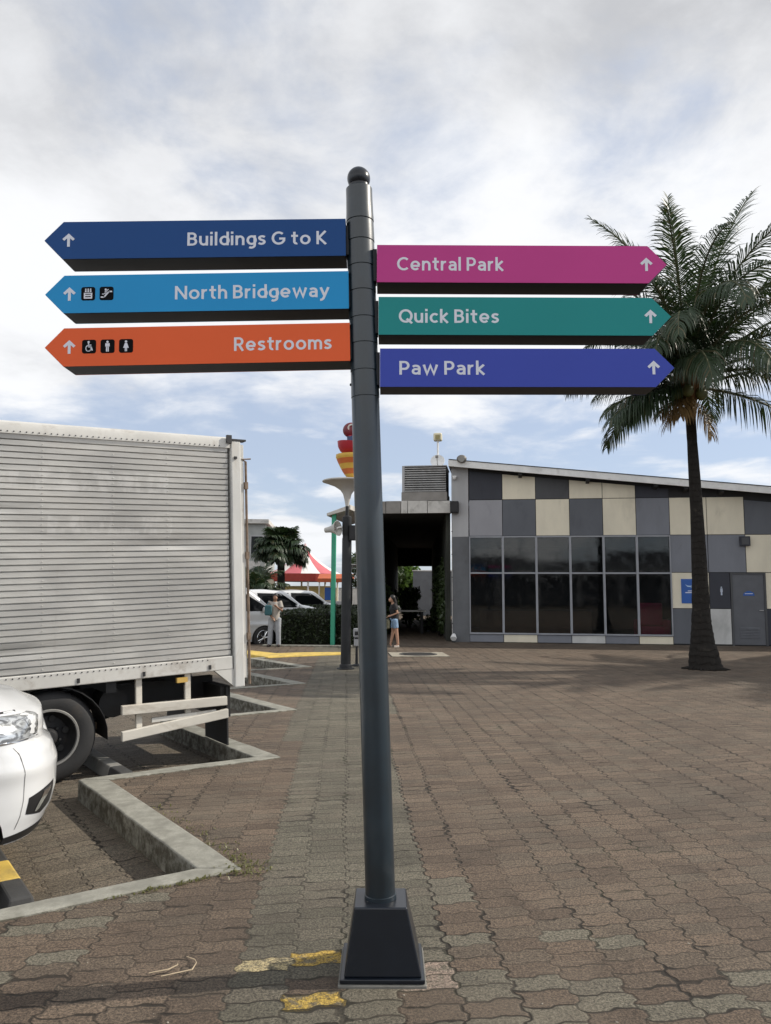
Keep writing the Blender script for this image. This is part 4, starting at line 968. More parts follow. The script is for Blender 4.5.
def truck_wheel(cx, y0, y1, outer):
    r = 0.392; d = 1 if y1 > y0 else -1; w = abs(y1 - y0)
    mb = MB(); mb.M = Matrix.Translation((cx, y0, 0.392)) @ (Matrix() if d > 0 else Matrix.Rotation(PI, 4, 'Z'))
    mb.lathe([(0.235, 0.012), (0.262, 0.004), (0.30, 0.0), (0.345, 0.006), (0.374, 0.022), (r, 0.05), (r, w-0.05), (0.374, w-0.022), (0.30, w), (0.235, w-0.01)], 44, 'Y', cap=False)
    for k in range(44):
        a = 2*PI*k/44
        c0, s0 = math.cos(a), math.sin(a); c1, s1 = math.cos(a+0.09), math.sin(a+0.09)
        mb.add([(r*c0*0.999, 0.045, r*s0*0.999), (r*c1*0.999, 0.045, r*s1*0.999), (r*c1*1.012, 0.065, r*s1*1.012), (r*c0*1.012, 0.065, r*s0*1.012), (r*c1*1.012, w*0.45, r*s1*1.012), (r*c0*1.012, w*0.45, r*s0*1.012), (r*c1*.998, w*0.47, r*s1*.998), (r*c0*.998, w*0.47, r*s0*.998)], [(0,1,2,3), (3,2,4,5), (5,4,6,7)])
    wh = mb.build('wheel', M_tyre, trk, smooth=40)
    mb = MB(); mb.M = Matrix.Translation((cx, y0, 0.392)) @ (Matrix() if d > 0 else Matrix.Rotation(PI, 4, 'Z'))
    mb.lathe([(0.246, 0.006), (0.240, -0.003), (0.226, -0.002), (0.220, 0.03)], 40, 'Y', cap=False)
    mb.build('rim_lip', M_ring, wh, smooth=True)
    mb = MB(); mb.M = Matrix.Translation((cx, y0, 0.392)) @ (Matrix() if d > 0 else Matrix.Rotation(PI, 4, 'Z'))
    mb.lathe([(0.221, 0.02), (0.205, 0.09), (0.17, 0.13), (0.12, 0.115), (0.085, 0.085), (0.075, 0.04), (0.055, 0.01), (0.0, 0.005)], 40, 'Y', cap=False)
    mb.build('rim', M_rim, wh, smooth=35)
    mb = MB(); mb.M = Matrix.Translation((cx, y0, 0.392)) @ (Matrix() if d > 0 else Matrix.Rotation(PI, 4, 'Z'))
    for k in range(6):
        a = 2*PI*k/6 + 0.3; mb.lathe([(0.028, 0.10), (0.028, 0.118), (0.0, 0.117)], 10, 'Y', (0.155*math.cos(a), 0, 0.155*math.sin(a)))
        a += 0.5; mb.lathe([(0.012, 0.08), (0.012, 0.045), (0.0, 0.043)], 6, 'Y', (0.098*math.cos(a), 0, 0.098*math.sin(a)))
    mb.build('hub_bolts', M_under, wh)
for cx in (-0.19, -3.55):
    truck_wheel(cx, 0.045, 0.275, True); truck_wheel(cx, TWD - 0.045, TWD - 0.275, True)
# cab ahead of the box, out of the picture to the left
M_cab = mat('cab_white', (0.62, 0.62, 0.60), 0.4, var=0.05, coat=0.3)
mb = MB(); mb.M = body
cabp = [(-3.12, 0.75), (-3.12, 2.35), (-3.5, 2.42), (-4.2, 2.36), (-4.55, 1.55), (-4.68, 1.30), (-4.70, 0.62), (-4.1, 0.62), (-4.0, 0.85), (-3.2, 0.85)]
mb.prism(cabp, 0.12, TWD - 0.12); cab = mb.build('cab', M_cab, trk, bevel=0.05, seg=3)
mb = MB(); mb.M = body; mb.prism([(-3.25, 1.58), (-3.25, 2.2), (-4.15, 2.2), (-4.42, 1.58)], 0.108, 0.118); mb.build('side_window', M_glass, cab)
mb = MB(); mb.M = body; mb.box((-4.72, 0.2, 0.7), (-4.705, 0.5, 0.95)); mb.build('headlight', M_ring, cab)

# ================================================================== CARS
def smooth_interp(pts, x):
    if x <= pts[0][0]: return pts[0][1]
    for (a, za), (b, zb_) in zip(pts, pts[1:]):
        if x <= b:
            t = (x - a) / (b - a); t = t*t*(3 - 2*t) * 0.45 + t * 0.55
            return za + (zb_ - za) * t
    return pts[-1][1]
class CarShape:
    def __init__(s, L, Wd, top, zb, nose, belt, q=4.0, xr=0.75, pw=2.6):
        s.L, s.W, s.top, s.zb, s.nose, s.belt, s.q, s.xr, s.pw = L, Wd, top, zb, nose, belt, q, xr, pw
        s.H = max(z for _, z in top)
    def zt(s, x): return smooth_interp(s.top, x)
    def plan(s, x):
        h = s.L / 2; x0 = h - s.xr; a = abs(x)
        if a <= x0: return 1.0
        return max(0.0, 1 - ((a - x0) / s.xr) ** s.pw) ** (1 / s.pw)
    def setback(s, x, z):
        if x <= 0: return 0.6 * smooth_interp([(0.2, 0.06), (0.5, 0.0), (0.8, 0.0), (1.2, 0.05), (1.7, 0.18)], z) * min(1, max(0, (-x - (s.L/2 - 1.0)) / 1.0)) * -1
        k = min(1, max(0, (x - (s.L/2 - 1.0)) / 1.0)); k = k*k*(3-2*k)
        return smooth_interp(s.nose, z) * k
    def hw(s, x, z):
        zt = s.zt(x); zs = zt - min(0.30, 0.35 * (zt - s.zb))
        w = s.W / 2 * s.plan(x)
        if z > s.belt: w *= 1 - 0.17 * ((z - s.belt) / max(0.2, s.H - s.belt)) ** 1.1
        if z < 0.55: w *= 1 - 0.05 * ((0.55 - z) / 0.35) ** 2
        w *= 1 + 0.016 * math.exp(-((z - 0.70) / 0.05) ** 2)
        if z > zs: w *= max(0.0, 1 - ((z - zs) / (zt - zs)) ** s.q) ** (1 / s.q)
        return w
    def P(s, x, z, side=-1, eps=0.0):
        return Vector((x - s.setback(x, z), side * (s.hw(x, z) + eps), z))
    def body(s, name, m, parent, nx=110):
        mb = MB(); rows = []
        xs = []
        h = s.L / 2
        for i in range(nx + 1):
            t = i / nx; xs.append(-h * math.cos(PI * t) * 0.9995)
        for x in xs:
            zt = s.zt(x); zs = zt - min(0.30, 0.35 * (zt - s.zb))
            zl = [s.zb + (zs - s.zb) * k / 22 for k in range(23)] + [zs + (zt - zs) * math.sin(PI/2 * k / 12) for k in range(1, 13)]
            right = [s.P(x, z, -1) for z in zl]; left = [s.P(x, z, 1) for z in reversed(zl)]
            top = [Vector((right[-1].x, y, zt)) for y in ()]
            ring = [Vector((right[0].x, 0, s.zb - 0.03))] + right + left[1:]
            rows.append(ring)
        n = len(rows[0]); vs = [p for r_ in rows for p in r_]; fs = []
        for i in range(len(rows) - 1):
            for j in range(n):
                j2 = (j + 1) % n; fs.append((i*n+j, (i+1)*n+j, (i+1)*n+j2, i*n+j2))
        fs += [tuple(range(n)), tuple(reversed(range((len(rows)-1)*n, len(rows)*n)))]
        mb.add(vs, fs)
        return mb.build(name, m, parent, smooth=50)
    def patch(s, name, poly, m, parent, side=-1, eps=0.006, cell=0.02, th=0.012):
        """panel lying on the flank: poly in (x, z)"""
        ob = MB(); n = len(poly)
        cx = sum(p[0] for p in poly)/n; cz = sum(p[1] for p in poly)/n
        pts = []
        for (a, b) in zip(poly, poly[1:] + poly[:1]):
            k = max(1, int(math.hypot(b[0]-a[0], b[1]-a[1]) / cell))
            pts += [(a[0]+(b[0]-a[0])*i/k, a[1]+(b[1]-a[1])*i/k) for i in range(k)]
        rings = 7; vs = []; fs = []; N_ = len(pts)
        for r_ in range(rings):
            f = 1 - r_ / rings
            for (x, z) in pts:
                e = eps if r_ > 0 else -th
                if r_ == 1: f = 1 - 0.2 / rings
                vs.append(s.P(cx+(x-cx)*f, cz+(z-cz)*f, side, e))
        vs.append(s.P(cx, cz, side, eps))
        for r_ in range(rings - 1):
            for i in range(N_):
                i2 = (i+1) % N_; fs.append((r_*N_+i, r_*N_+i2, (r_+1)*N_+i2, (r_+1)*N_+i))
        for i in range(N_): fs.append(((rings-1)*N_+i, (rings-1)*N_+(i+1) % N_, rings*N_))
        ob.add(vs, fs)
        return ob.build(name, m, parent, smooth=45)
M_carwhite = mat('white_car_paint', (0.66, 0.67, 0.68), 0.30, var=0.012, coat=1.0, spec=0.5)
M_carblk = mat('black_plastic', (0.012, 0.012, 0.013), 0.45, var=0.2)
M_carglass = glass_material('car_glass', (0.004, 0.005, 0.006), 0.05, 0.03, 1.33)
M_chrome = mat('chrome', (0.75, 0.76, 0.78), 0.12, metal=1.0, var=0.02)
M_lens = None
def lens_material():
    m, g, b, o = principled('headlight_lens')
    P = g.n('ShaderNodeTexCoord').outputs['Object']
    n1 = g.noise(g.v('MULTIPLY', P, (1, 1, 2.0)), 16, 3, 0.6, 0.8)
    c = g.mix(g.ss(n1, 0.40, 0.62), (0.16, 0.165, 0.17, 1), (0.66, 0.68, 0.69, 1))
    g.set(b.inputs['Base Color'], c); b.inputs['Roughness'].default_value = 0.22; b.inputs['Metallic'].default_value = 0.6
    b.inputs['Coat Weight'].default_value = 1.0; b.inputs['Coat Roughness'].default_value = 0.02
    return m
M_lens = lens_material()
M_tail = mat('tail_lamp_red', (0.35, 0.02, 0.02), 0.25, coat=0.8)
def car_wheel(parent, x, y, r, w=0.21):
    s = -1 if y < 0 else 1
    T = Matrix.Translation((x, y, r)) @ (Matrix() if s < 0 else Matrix.Rotation(PI, 4, 'Z'))
    mb = MB(); mb.M = T
    mb.lathe([(r*0.66, 0.004), (r*0.74, -0.006), (r*0.9, -0.006), (r*0.97, 0.012), (r, 0.03), (r, w-0.03), (r*0.95, w), (r*0.66, w)], 36, 'Y', cap=False)
    wh = mb.build('wheel', M_tyre, parent, smooth=40)
    mb = MB(); mb.M = T
    mb.lathe([(r*0.67, 0.008), (r*0.64, 0.0), (r*0.60, 0.03)], 32, 'Y', cap=False)
    for k in range(5):
        a = 2*PI*k/5; c, s_ = math.cos(a), math.sin(a)
        for off in (-0.16, 0.16):
            c2, s2 = math.cos(a+off), math.sin(a+off)
            mb.tube([(0.03*c, 0.015, 0.03*s_), (r*0.62*c2, 0.012, r*0.62*s2)], 0.016, 6)
    mb.lathe([(0.055, 0.02), (0.05, 0.002), (0.0, 0.0)], 16, 'Y')
    mb.build('rim', M_chrome, wh, smooth=40)
    mb = MB(); mb.M = T; mb.lathe([(0.0, 0.06), (r*0.6, 0.06), (r*0.6, 0.062)], 24, 'Y'); mb.build('brake_disc', M_under, wh)
def cut_arches(ob, holes, r):
    """wheel arches cut through the flanks"""
    mb = MB()
    for (x, y) in holes: 
        mb.M = Matrix.Translation((x, y, r * 0.93)); mb.lathe([(r*1.13, -0.30), (r*1.13, 0.30)], 40, 'Y')
    cut = mb.build('cut', M_carblk)
    cut.parent = ob.parent
    bpy.context.view_layer.update()
    md = ob.modifiers.new('b', 'BOOLEAN'); md.operation = 'DIFFERENCE'; md.object = cut; md.solver = 'EXACT'
    nm = ob.name; par = ob.parent; mt = [ob.data.materials[0], M_carblk]
    dg = bpy.context.evaluated_depsgraph_get(); dg.update()
    me = bpy.data.meshes.new_from_object(ob.evaluated_get(dg))
    bpy.data.objects.remove(cut)
    ob.modifiers.clear(); ob.data = me
    me.materials.clear()
    for m in mt: me.materials.append(m)
    for p in me.polygons:
        near = min(abs(math.hypot(p.center.x - hx, p.center.z - r*0.93) - r*1.13) + (0 if (p.center.y > 0) == (hy > 0) else 9) for hx, hy in holes)
        p.material_index = 1 if near < 0.012 and abs(p.normal.y) < 0.5 else (1 if abs(abs(p.center.y) - (abs(holes[0][1]) - 0.30)) < 0.01 and abs(p.normal.y) > 0.8 else 0)
    me.polygons.foreach_set('use_smooth', [True]*len(me.polygons)); me.set_sharp_from_angle(angle=R(40))

def common_car(root, cs, paint, r, wb, win, xoff=0.0):
    b = cs.body('body', paint, root)
    hy = cs.W/2 - 0.02
    holes = [(wb/2 + xoff, -hy), (wb/2 + xoff, hy), (-wb/2 + xoff, -hy), (-wb/2 + xoff, hy)]
    cut_arches(b, holes, r)
    for (x, y) in holes: car_wheel(root, x, (hy + 0.012) * (1 if y > 0 else -1), r)
    for sd_ in (-1, 1):
        for w in win: cs.patch('side_window', w, M_carglass, root, sd_, 0.004, 0.05)
    return b
CAR_HEAD = [(1.50, 0.885), (1.9, 0.858), (2.20, 0.862), (2.215, 0.95), (2.16, 0.982), (1.9, 0.986), (1.45, 0.99)]
CAR_CHR = [(1.55, 0.868), (1.9, 0.846), (2.21, 0.850), (2.21, 0.857), (1.9, 0.853), (1.52, 0.876)]
CAR_FOG = [(2.06, 0.47), (2.16, 0.445), (2.215, 0.48), (2.222, 0.595), (2.17, 0.585), (2.06, 0.555)]
CAR_FOGC = [(2.11, 0.47), (2.135, 0.465), (2.205, 0.575), (2.15, 0.565)]
CAR_GAP = [(1.3, 0.996), (2.12, 0.992), (2.12, 0.999), (1.3, 1.004)]
CAR_LIP = [(1.98, 0.342), (2.25, 0.342), (2.25, 0.395), (1.98, 0.375)]
CAR_SEAM = [(2.03, 0.40), (2.034, 0.40), (2.034, 0.83), (2.03, 0.83)]
# --- white multi-purpose car whose nose enters at the left edge
E2 = Vector((math.cos(R(33.6)), math.sin(R(33.6)))); N2 = Vector((-E2.y, E2.x))
cs = CarShape(4.6, 1.84, [(-2.3, 0.95), (-2.2, 1.45), (-1.9, 1.62), (-0.6, 1.70), (0.3, 1.66), (1.05, 1.22), (1.35, 1.15), (1.75, 1.12), (2.1, 1.08), (2.25, 1.04), (2.3, 0.98)], 0.335,
              [(0.2, 0.14), (0.31, 0.09), (0.39, 0.05), (0.47, 0.015), (0.55, 0.0), (0.69, 0.0), (0.78, 0.03), (0.84, 0.090), (0.865, 0.082), (0.97, 0.082), (0.99, 0.125), (1.01, 0.145), (1.06, 0.20), (1.12, 0.32)], 0.98, q=2.8, xr=0.50, pw=2.7)
NOSE = Vector((-1.785, 4.215)) + N2 * 0.92 
car_c = NOSE - E2 * 2.14 
car = thing('white_car', 'white car nosing in at the left edge with clear headlight and black fog lamp pocket', 'car', (car_c.x, car_c.y, DEEP), R(33.6), None)
common_car(car, cs, M_carwhite, 0.335, 2.70, [[(-1.9, 1.02), (-1.75, 1.45), (-0.9, 1.55), (-0.9, 1.02)], [(-0.82, 1.02), (-0.82, 1.55), (0.1, 1.53), (0.72, 1.15), (0.72, 1.02)]], xoff=0.22)
FRONT_PATCHES = True
cs.patch('headlight', CAR_HEAD, M_lens, car, -1, 0.006, 0.02); cs.patch('headlight', CAR_HEAD, M_lens, car, 1, 0.006, 0.02)
cs.patch('headlight_trim', CAR_CHR, M_chrome, car, -1, 0.006, 0.02, 0.004)
for sd_ in (-1, 1):
    fl = cs.patch('fog_lamp_pocket', CAR_FOG, M_carblk, car, sd_, 0.004, 0.015)
    cs.patch('fog_lamp_chrome', CAR_FOGC, M_chrome, fl, sd_, 0.010, 0.012)
    cs.patch('bonnet_gap', CAR_GAP, M_carblk, car, sd_, 0.003, 0.03, 0.006)
    cs.patch('bumper_lip', CAR_LIP, M_carblk, car, sd_, 0.008, 0.03)
    cs.patch('bumper_seam', CAR_SEAM, mat('panel_gap', (0.25, 0.25, 0.25), 0.6), car, sd_, 0.0015, 0.03, 0.004)
# --- cars parked further back
def parked_car(label, loc, rz, shape, paint, r, wb, win, lampx=None, group='cars parked behind the hedge'):
    root = thing('parked_car', label, 'car', loc, rz, group)
    common_car(root, shape, paint, r, wb, win)
    h = shape.L / 2
    for sd_ in (-1, 1):
        shape.patch('headlight', [(h-0.42, 0.80), (h-0.10, 0.72), (h-0.08, 0.86), (h-0.36, 0.93)], M_lens, root, sd_, 0.006, 0.04)
        shape.patch('tail_lamp', [(-h+0.06, 0.85), (-h+0.3, 0.85), (-h+0.28, 1.15), (-h+0.1, 1.15)], M_tail, root, sd_, 0.006, 0.04)
        mb = MB(); mb.ball((lampx, sd_ * (shape.W/2 + 0.09), shape.belt + 0.10), 0.10, 12, (0.6, 1.0, 0.9)); mb.tube([(lampx, sd_*(shape.W/2 - 0.08), shape.belt + 0.04), (lampx, sd_*(shape.W/2 + 0.05), shape.belt + 0.05)], 0.025, 6)
        mb.build('wing_mirror', paint, root, smooth=True)
    # windscreen follows the roof line
    return root
van = CarShape(4.7, 1.72, [(-2.35, 1.2), (-2.3, 1.78), (-2.1, 1.86), (0.3, 1.86), (0.9, 1.80), (1.75, 1.20), (1.95, 1.07), (2.25, 0.92), (2.35, 0.6)], 0.22, [(0.2, 0.08), (0.5, 0.0), (0.8, 0.05), (1.1, 0.15)], 1.02, xr=0.5)
suv = CarShape(4.6, 1.82, [(-2.3, 1.0), (-2.25, 1.5), (-2.0, 1.68), (-0.4, 1.74), (0.35, 1.68), (1.10, 1.16), (1.9, 1.02), (2.2, 0.9), (2.3, 0.6)], 0.25, [(0.2, 0.08), (0.5, 0.0), (0.8, 0.05), (1.1, 0.15)], 1.0, xr=0.55)
sed = CarShape(4.4, 1.72, [(-2.2, 0.85), (-2.1, 1.0), (-1.6, 1.08), (-0.9, 1.42), (0.1, 1.46), (0.95, 1.02), (1.7, 0.92), (2.05, 0.82), (2.2, 0.55)], 0.2, [(0.2, 0.08), (0.5, 0.0), (0.8, 0.05), (1.1, 0.15)], 0.88, xr=0.55)
M_silver = mat('silver_paint', (0.50, 0.50, 0.50), 0.3, metal=0.3, var=0.03, coat=0.8)
M_redwhite = mat('pinkish_red_paint', (0.42, 0.17, 0.15), 0.3, var=0.03, coat=0.9)
parked_car('silver white van with black side glass right behind the truck', (-5.1, 22.3, DEEP), R(33), van, M_silver, 0.33, 2.8,
           [[(-2.0, 1.08), (-1.95, 1.62), (-0.5, 1.66), (-0.5, 1.08)], [(-0.42, 1.08), (-0.42, 1.66), (0.75, 1.64), (1.55, 1.16), (1.52, 1.08)]], 1.35)
parked_car('pale reddish low car between the van and the white cars', (-5.1, 25.6, DEEP), R(33), sed, M_redwhite, 0.31, 2.6,
           [[(-1.3, 0.94), (-0.85, 1.34), (-0.2, 1.38), (-0.2, 0.94)], [(-0.12, 0.94), (-0.12, 1.38), (0.15, 1.36), (0.75, 0.98)]], 0.7)
parked_car('white sport utility car in the middle of the row behind the hedge', (-4.35, 29.3, DEEP), R(24), suv, M_carwhite, 0.35, 2.7,
           [[(-1.9, 1.06), (-1.75, 1.5), (-0.8, 1.6), (-0.8, 1.06)], [(-0.72, 1.06), (-0.72, 1.6), (0.2, 1.58), (0.85, 1.16), (0.85, 1.06)]], 0.8)
parked_car('small white car farthest right in the row near the carousel tent', (-3.75, 35.0, DEEP), R(20), suv, M_carwhite, 0.35, 2.7,
           [[(-1.9, 1.06), (-1.75, 1.5), (-0.8, 1.6), (-0.8, 1.06)], [(-0.72, 1.06), (-0.72, 1.6), (0.2, 1.58), (0.85, 1.16), (0.85, 1.06)]], 0.8)
# ================================================================== WHEEL STOPS
M_ws = mat('wheel_stop_dark', (0.045, 0.045, 0.045), 0.8, var=0.2, bump=0.2, dirt=(0.10, 0.09, 0.08), dirt_amt=0.4, dscale=6)
M_wsg = mat('wheel_stop_worn', (0.20, 0.195, 0.18), 0.85, var=0.15, bump=0.2, dirt=(0.10, 0.09, 0.08), dirt_amt=0.5, dscale=6)
def wheel_stop(label, p, mats, L=1.7):
    """p = near end on the ground, running back along the stall head"""
    d = HEAD.normalized(); ang = math.atan2(d.y, d.x)
    t = thing('wheel_stop', label, 'wheel stop', (p[0], p[1], DEEP), ang, 'wheel stops in the parking bays')
    n = 5
    for k in range(n):
        a, b = L*k/n, L*(k+1)/n
        s0 = 0.04 if k == 0 else 0.0; s1 = 0.04 if k == n-1 else 0.0
        mb = MB()
        mb.hexa([(a+0.0, -0.085, 0.0), (b, -0.085, 0.0), (b, 0.085, 0.0), (a, 0.085, 0.0), (a+s0, -0.055, 0.115), (b-s1, -0.055, 0.115), (b-s1, 0.055, 0.115), (a+s0, 0.055, 0.115)])
        mb.build('painted_block', mats[k % len(mats)], t, bevel=0.012)
    return t
wheel_stop('black and yellow wheel stop under the white car', (-1.80, 4.02), [M_ws, M_yel])
wheel_stop('worn grey wheel stop with a black end under the box truck', (-2.17, 6.72), [M_ws, M_wsg, M_wsg, M_wsg, M_wsg])

# ================================================================== PALMS
def trunk_material():
    m, g, b, o = principled('palm_trunk_bark')
    P = g.n('ShaderNodeTexCoord').outputs['Object']
    z = g.xyz(P)[2]
    n1 = g.noise(P, 5, 6, 0.65, 0.4); n2 = g.noise(g.v('MULTIPLY', P, (1, 1, 0.25)), 22, 5, 0.7)
    ring = g.m('PINGPONG', g.m('ADD', g.m('MULTIPLY', z, 7.5), g.m('MULTIPLY', n1, 2.2)), 0.5)
    rr = g.ss(ring, 0.0, 0.13, 0.35, 1.0)
    c = g.mix(n2, (0.011, 0.010, 0.009, 1), (0.034, 0.030, 0.027, 1))
    c = g.mix(g.ss(n1, 0.55, 0.75, 0, 0.5), c, (0.075, 0.066, 0.055, 1))
    c = g.mix(rr, (0.020, 0.017, 0.014, 1), c)
    g.set(b.inputs['Base Color'], c); b.inputs['Roughness'].default_value = 0.9; b.inputs['Specular IOR Level'].default_value = 0.2
    bn = g.n('ShaderNodeBump', {'Height': g.m('ADD', g.m('MULTIPLY', rr, 0.6), g.m('MULTIPLY', n2, 0.7)), 'Strength': 0.9, 'Distance': 0.03})
    g.set(b.inputs['Normal'], bn.outputs[0])
    return m
M_trunk = trunk_material()
M_frond = leaf_material('coconut_frond', (0.016, 0.034, 0.014), (0.036, 0.060, 0.026), (0.10, 0.085, 0.040), 0.14)
M_dry = leaf_material('dry_frond', (0.20, 0.12, 0.045), (0.27, 0.17, 0.075), None, 0.15)
M_rachis = mat('frond_stem', (0.075, 0.080, 0.035), 0.6, var=0.2)
M_husk = mat('husk_fibre', (0.16, 0.085, 0.035), 0.9, var=0.3, vscale=8, bump=0.4)
M_nut = mat('green_coconut', (0.10, 0.11, 0.035), 0.5, var=0.3, vscale=6)
def frond_geo(leaf, stem, rng, base, az, el, L, droop, nleaf=58, lw=0.030, ll=0.62, hang=0.5, twist=0.0):
    """one pinnate frond: curved midrib with folded leaflets both sides"""
    n = 16; pts = [Vector(base)]; dirs = []
    e = el; step = L / n; a = az
    for i in range(n):
        s = (i + 0.5) / n
        e = el - droop * (s ** 1.5); a = az + twist * s * s
        d = Vector((math.cos(a)*math.cos(e), math.sin(a)*math.cos(e), math.sin(e))); dirs.append(d); pts.append(pts[-1] + d * step)
    dirs.append(dirs[-1])
    stem.tube(pts, [0.034 * (1 - 0.86 * i / n) + 0.004 for i in range(n + 1)], 5)
    tilt = rng.uniform(-0.35, 0.35)
    for k in range(nleaf):
        s = 0.13 + 0.87 * (k + 0.5) / nleaf
        f = s * n; i = min(n - 1, int(f)); t = f - i
        p = pts[i].lerp(pts[i+1], t); d = dirs[i].lerp(dirs[i+1], t).normalized()
        side = d.cross(Vector((0, 0, 1)))
        if side.length < 0.05: side = Vector((-math.sin(az), math.cos(az), 0))
        side.normalize(); upv = side.cross(d).normalized()
        q = Matrix.Rotation(tilt, 3, d); side = q @ side; upv = q @ upv
        lf = ll * (0.50 + 0.85 * math.sin(PI * min(1, (s * 0.86 + 0.16))) ) * rng.uniform(0.82, 1.12)
        if s > 0.86: lf *= 1 - (s - 0.86) * 2.6
        for sg in (-1, 1):
            if rng.random() < 0.06: continue
            fwd = 0.45 + 0.9 * s + rng.uniform(-0.12, 0.12)
            v = (side * sg + d * fwd + upv * rng.uniform(0.05, 0.35)).normalized()
            h_ = hang * rng.uniform(0.7, 1.35)
            l1 = p + v * lf * 0.42 + Vector((0, 0, -1)) * lf * 0.10 * h_
            v2 = (v + Vector((0, 0, -1)) * 1.15 * h_).normalized()
            l2 = l1 + v2 * lf * 0.34
            v3 = (v2 + Vector((0, 0, -1)) * 1.3 * h_).normalized()
            l3 = l2 + v3 * lf * 0.30
            wv = v.cross(upv).normalized()
            if rng.random() < 0.5: wv = (wv + upv * rng.uniform(-0.7, 0.7)).normalized()
            w = lw * rng.uniform(0.8, 1.15)
            leaf.add([p - wv*w*0.35, p + wv*w*0.35, l1 + wv*w*0.5, l1 - wv*w*0.5, l2 + wv*w*0.36, l2 - wv*w*0.36, l3], [(0, 1, 2, 3), (3, 2, 4, 5), (5, 4, 6)])
def palm(name, label, loc, trunk_pts, trunk_r, fronds, seed, group=None, scale=1.0, dry=(), nleaf=58, lw=0.03, nuts=7):
    rng = random.Random(seed)
    t = thing(name, label, 'palm tree', loc, 0, group)
    mb = MB()
    # finely ringed trunk
    P = []; Rr = []
    m_ = len(trunk_pts) - 1
    nseg = 70
    for i in range(nseg + 1):
        f = i / nseg * m_; k = min(m_ - 1, int(f)); u = f - k
        p = Vector(trunk_pts[k]).lerp(Vector(trunk_pts[k+1]), u); r_ = trunk_r[k] + (trunk_r[k+1] - trunk_r[k]) * u
        P.append(p); Rr.append(r_ * (1 + 0.05 * mnoise.noise(Vector((p.z * 4.5, seed, 1))) + 0.022 * math.sin(p.z * 47)))
    mb.tube(P, Rr, 20); mb.build('trunk', M_trunk, t, smooth=50)
    top = Vector(trunk_pts[-1])
    leaf = MB(); stem = MB()
    for (az, el, L, dr, hg) in fronds:
        b = top + Vector((math.cos(az)*0.10, math.sin(az)*0.10, rng.uniform(-0.1, 0.25))) * scale
        frond_geo(leaf, stem, rng, b, az, el, L, dr, nleaf, lw * scale, 0.62 * scale, hg, rng.uniform(-0.06, 0.25))
    cr = leaf.build('crown', M_frond, t, recalc=False)
    stem.build('frond_stems', M_rachis, cr, smooth=60)
    if dry:
        leaf = MB()
        for (az, el, L, dr, hg) in dry: frond_geo(leaf, stem, rng, top + Vector((0, 0, -0.15)), az, el, L, dr, 30, lw, 0.4, hg)
        leaf.build('dry_frond', M_dry, t, recalc=False)
    mb = MB()
    for k in range(9):
        a = 2*PI*k/9 + rng.uniform(-.3, .3); b = top + Vector((math.cos(a)*0.1, math.sin(a)*0.1, -0.25))
        mb.tube([b, b + Vector((math.cos(a)*0.12, math.sin(a)*0.12, 0.35)), b + Vector((math.cos(a)*0.3, math.sin(a)*0.3, 0.55))], [0.06, 0.075, 0.02], 7)
    mb.build('husk', M_husk, t, smooth=50)
    if nuts:
        for k in range(nuts):
            a = 2*PI*k/nuts + rng.uniform(-.3, .3); mb = MB(); c = top + Vector((math.cos(a)*0.26, math.sin(a)*0.26, -0.18 + rng.uniform(-0.15, 0.05)))
            mb.ball(c, 0.115, 12, (1, 1, 1.2)); mb.build('coconut', M_nut, t, smooth=True)
    return t
D = R
near_fronds = [  # azimuth (0 = right, 90 = away), rise, length, droop, hang
    (D(4), D(82), 4.6, D(30), 0.3), (D(100), D(89), 4.4, D(10), 0.25), (D(182), D(82), 4.0, D(52), 0.3), (D(176), D(74), 3.3, D(62), 0.35), (D(150), D(86), 4.0, D(40), 0.35),
    (D(205), D(44), 2.1, D(70), 0.7), (D(172), D(18), 1.9, D(60), 0.8), (D(215), D(22), 2.2, D(75), 0.9), (D(196), D(-14), 2.15, D(36), 1.0), (D(186), D(2), 1.9, D(50), 0.9), (D(190), D(64), 2.6, D(70), 0.5), (D(200), D(-26), 1.9, D(30), 0.9),
    (D(10), D(56), 4.2, D(56), 0.5), (D(-12), D(44), 4.2, D(60), 0.6), (D(20), D(30), 4.1, D(52), 0.8), (D(-5), D(17), 4.1, D(50), 1.0), (D(-25), D(4), 3.6, D(50), 1.1), (D(8), D(-4), 3.4, D(50), 1.2), (D(30), D(64), 4.2, D(60), 0.5), (D(0), D(68), 4.0, D(60), 0.5),
    (D(268), D(60), 3.6, D(130), 0.9), (D(245), D(52), 3.4, D(120), 0.9), (D(292), D(54), 3.6, D(120), 0.9), (D(310), D(32), 3.6, D(85), 0.9), (D(228), D(68), 3.3, D(100), 0.7), (D(318), D(68), 3.9, D(85), 0.6), (D(262), D(76), 3.9, D(95), 0.6),
    (D(278), D(30), 3.0, D(105), 1.1), (D(255), D(20), 2.6, D(95), 1.2), (D(235), D(38), 2.8, D(100), 1.0), (D(300), D(74), 4.0, D(70), 0.5), (D(240), D(80), 3.9, D(70), 0.5), (D(282), D(66), 3.8, D(110), 0.7),
    (D(60), D(72), 4.0, D(60), 0.5), (D(90), D(48), 3.6, D(80), 0.8), (D(125), D(62), 3.3, D(80), 0.6), (D(140), D(34), 2.8, D(75), 0.9), (D(60), D(28), 3.4, D(75), 1.0), (D(110), D(12), 3.0, D(75), 1.1), (D(40), D(82), 4.2, D(36), 0.4)]
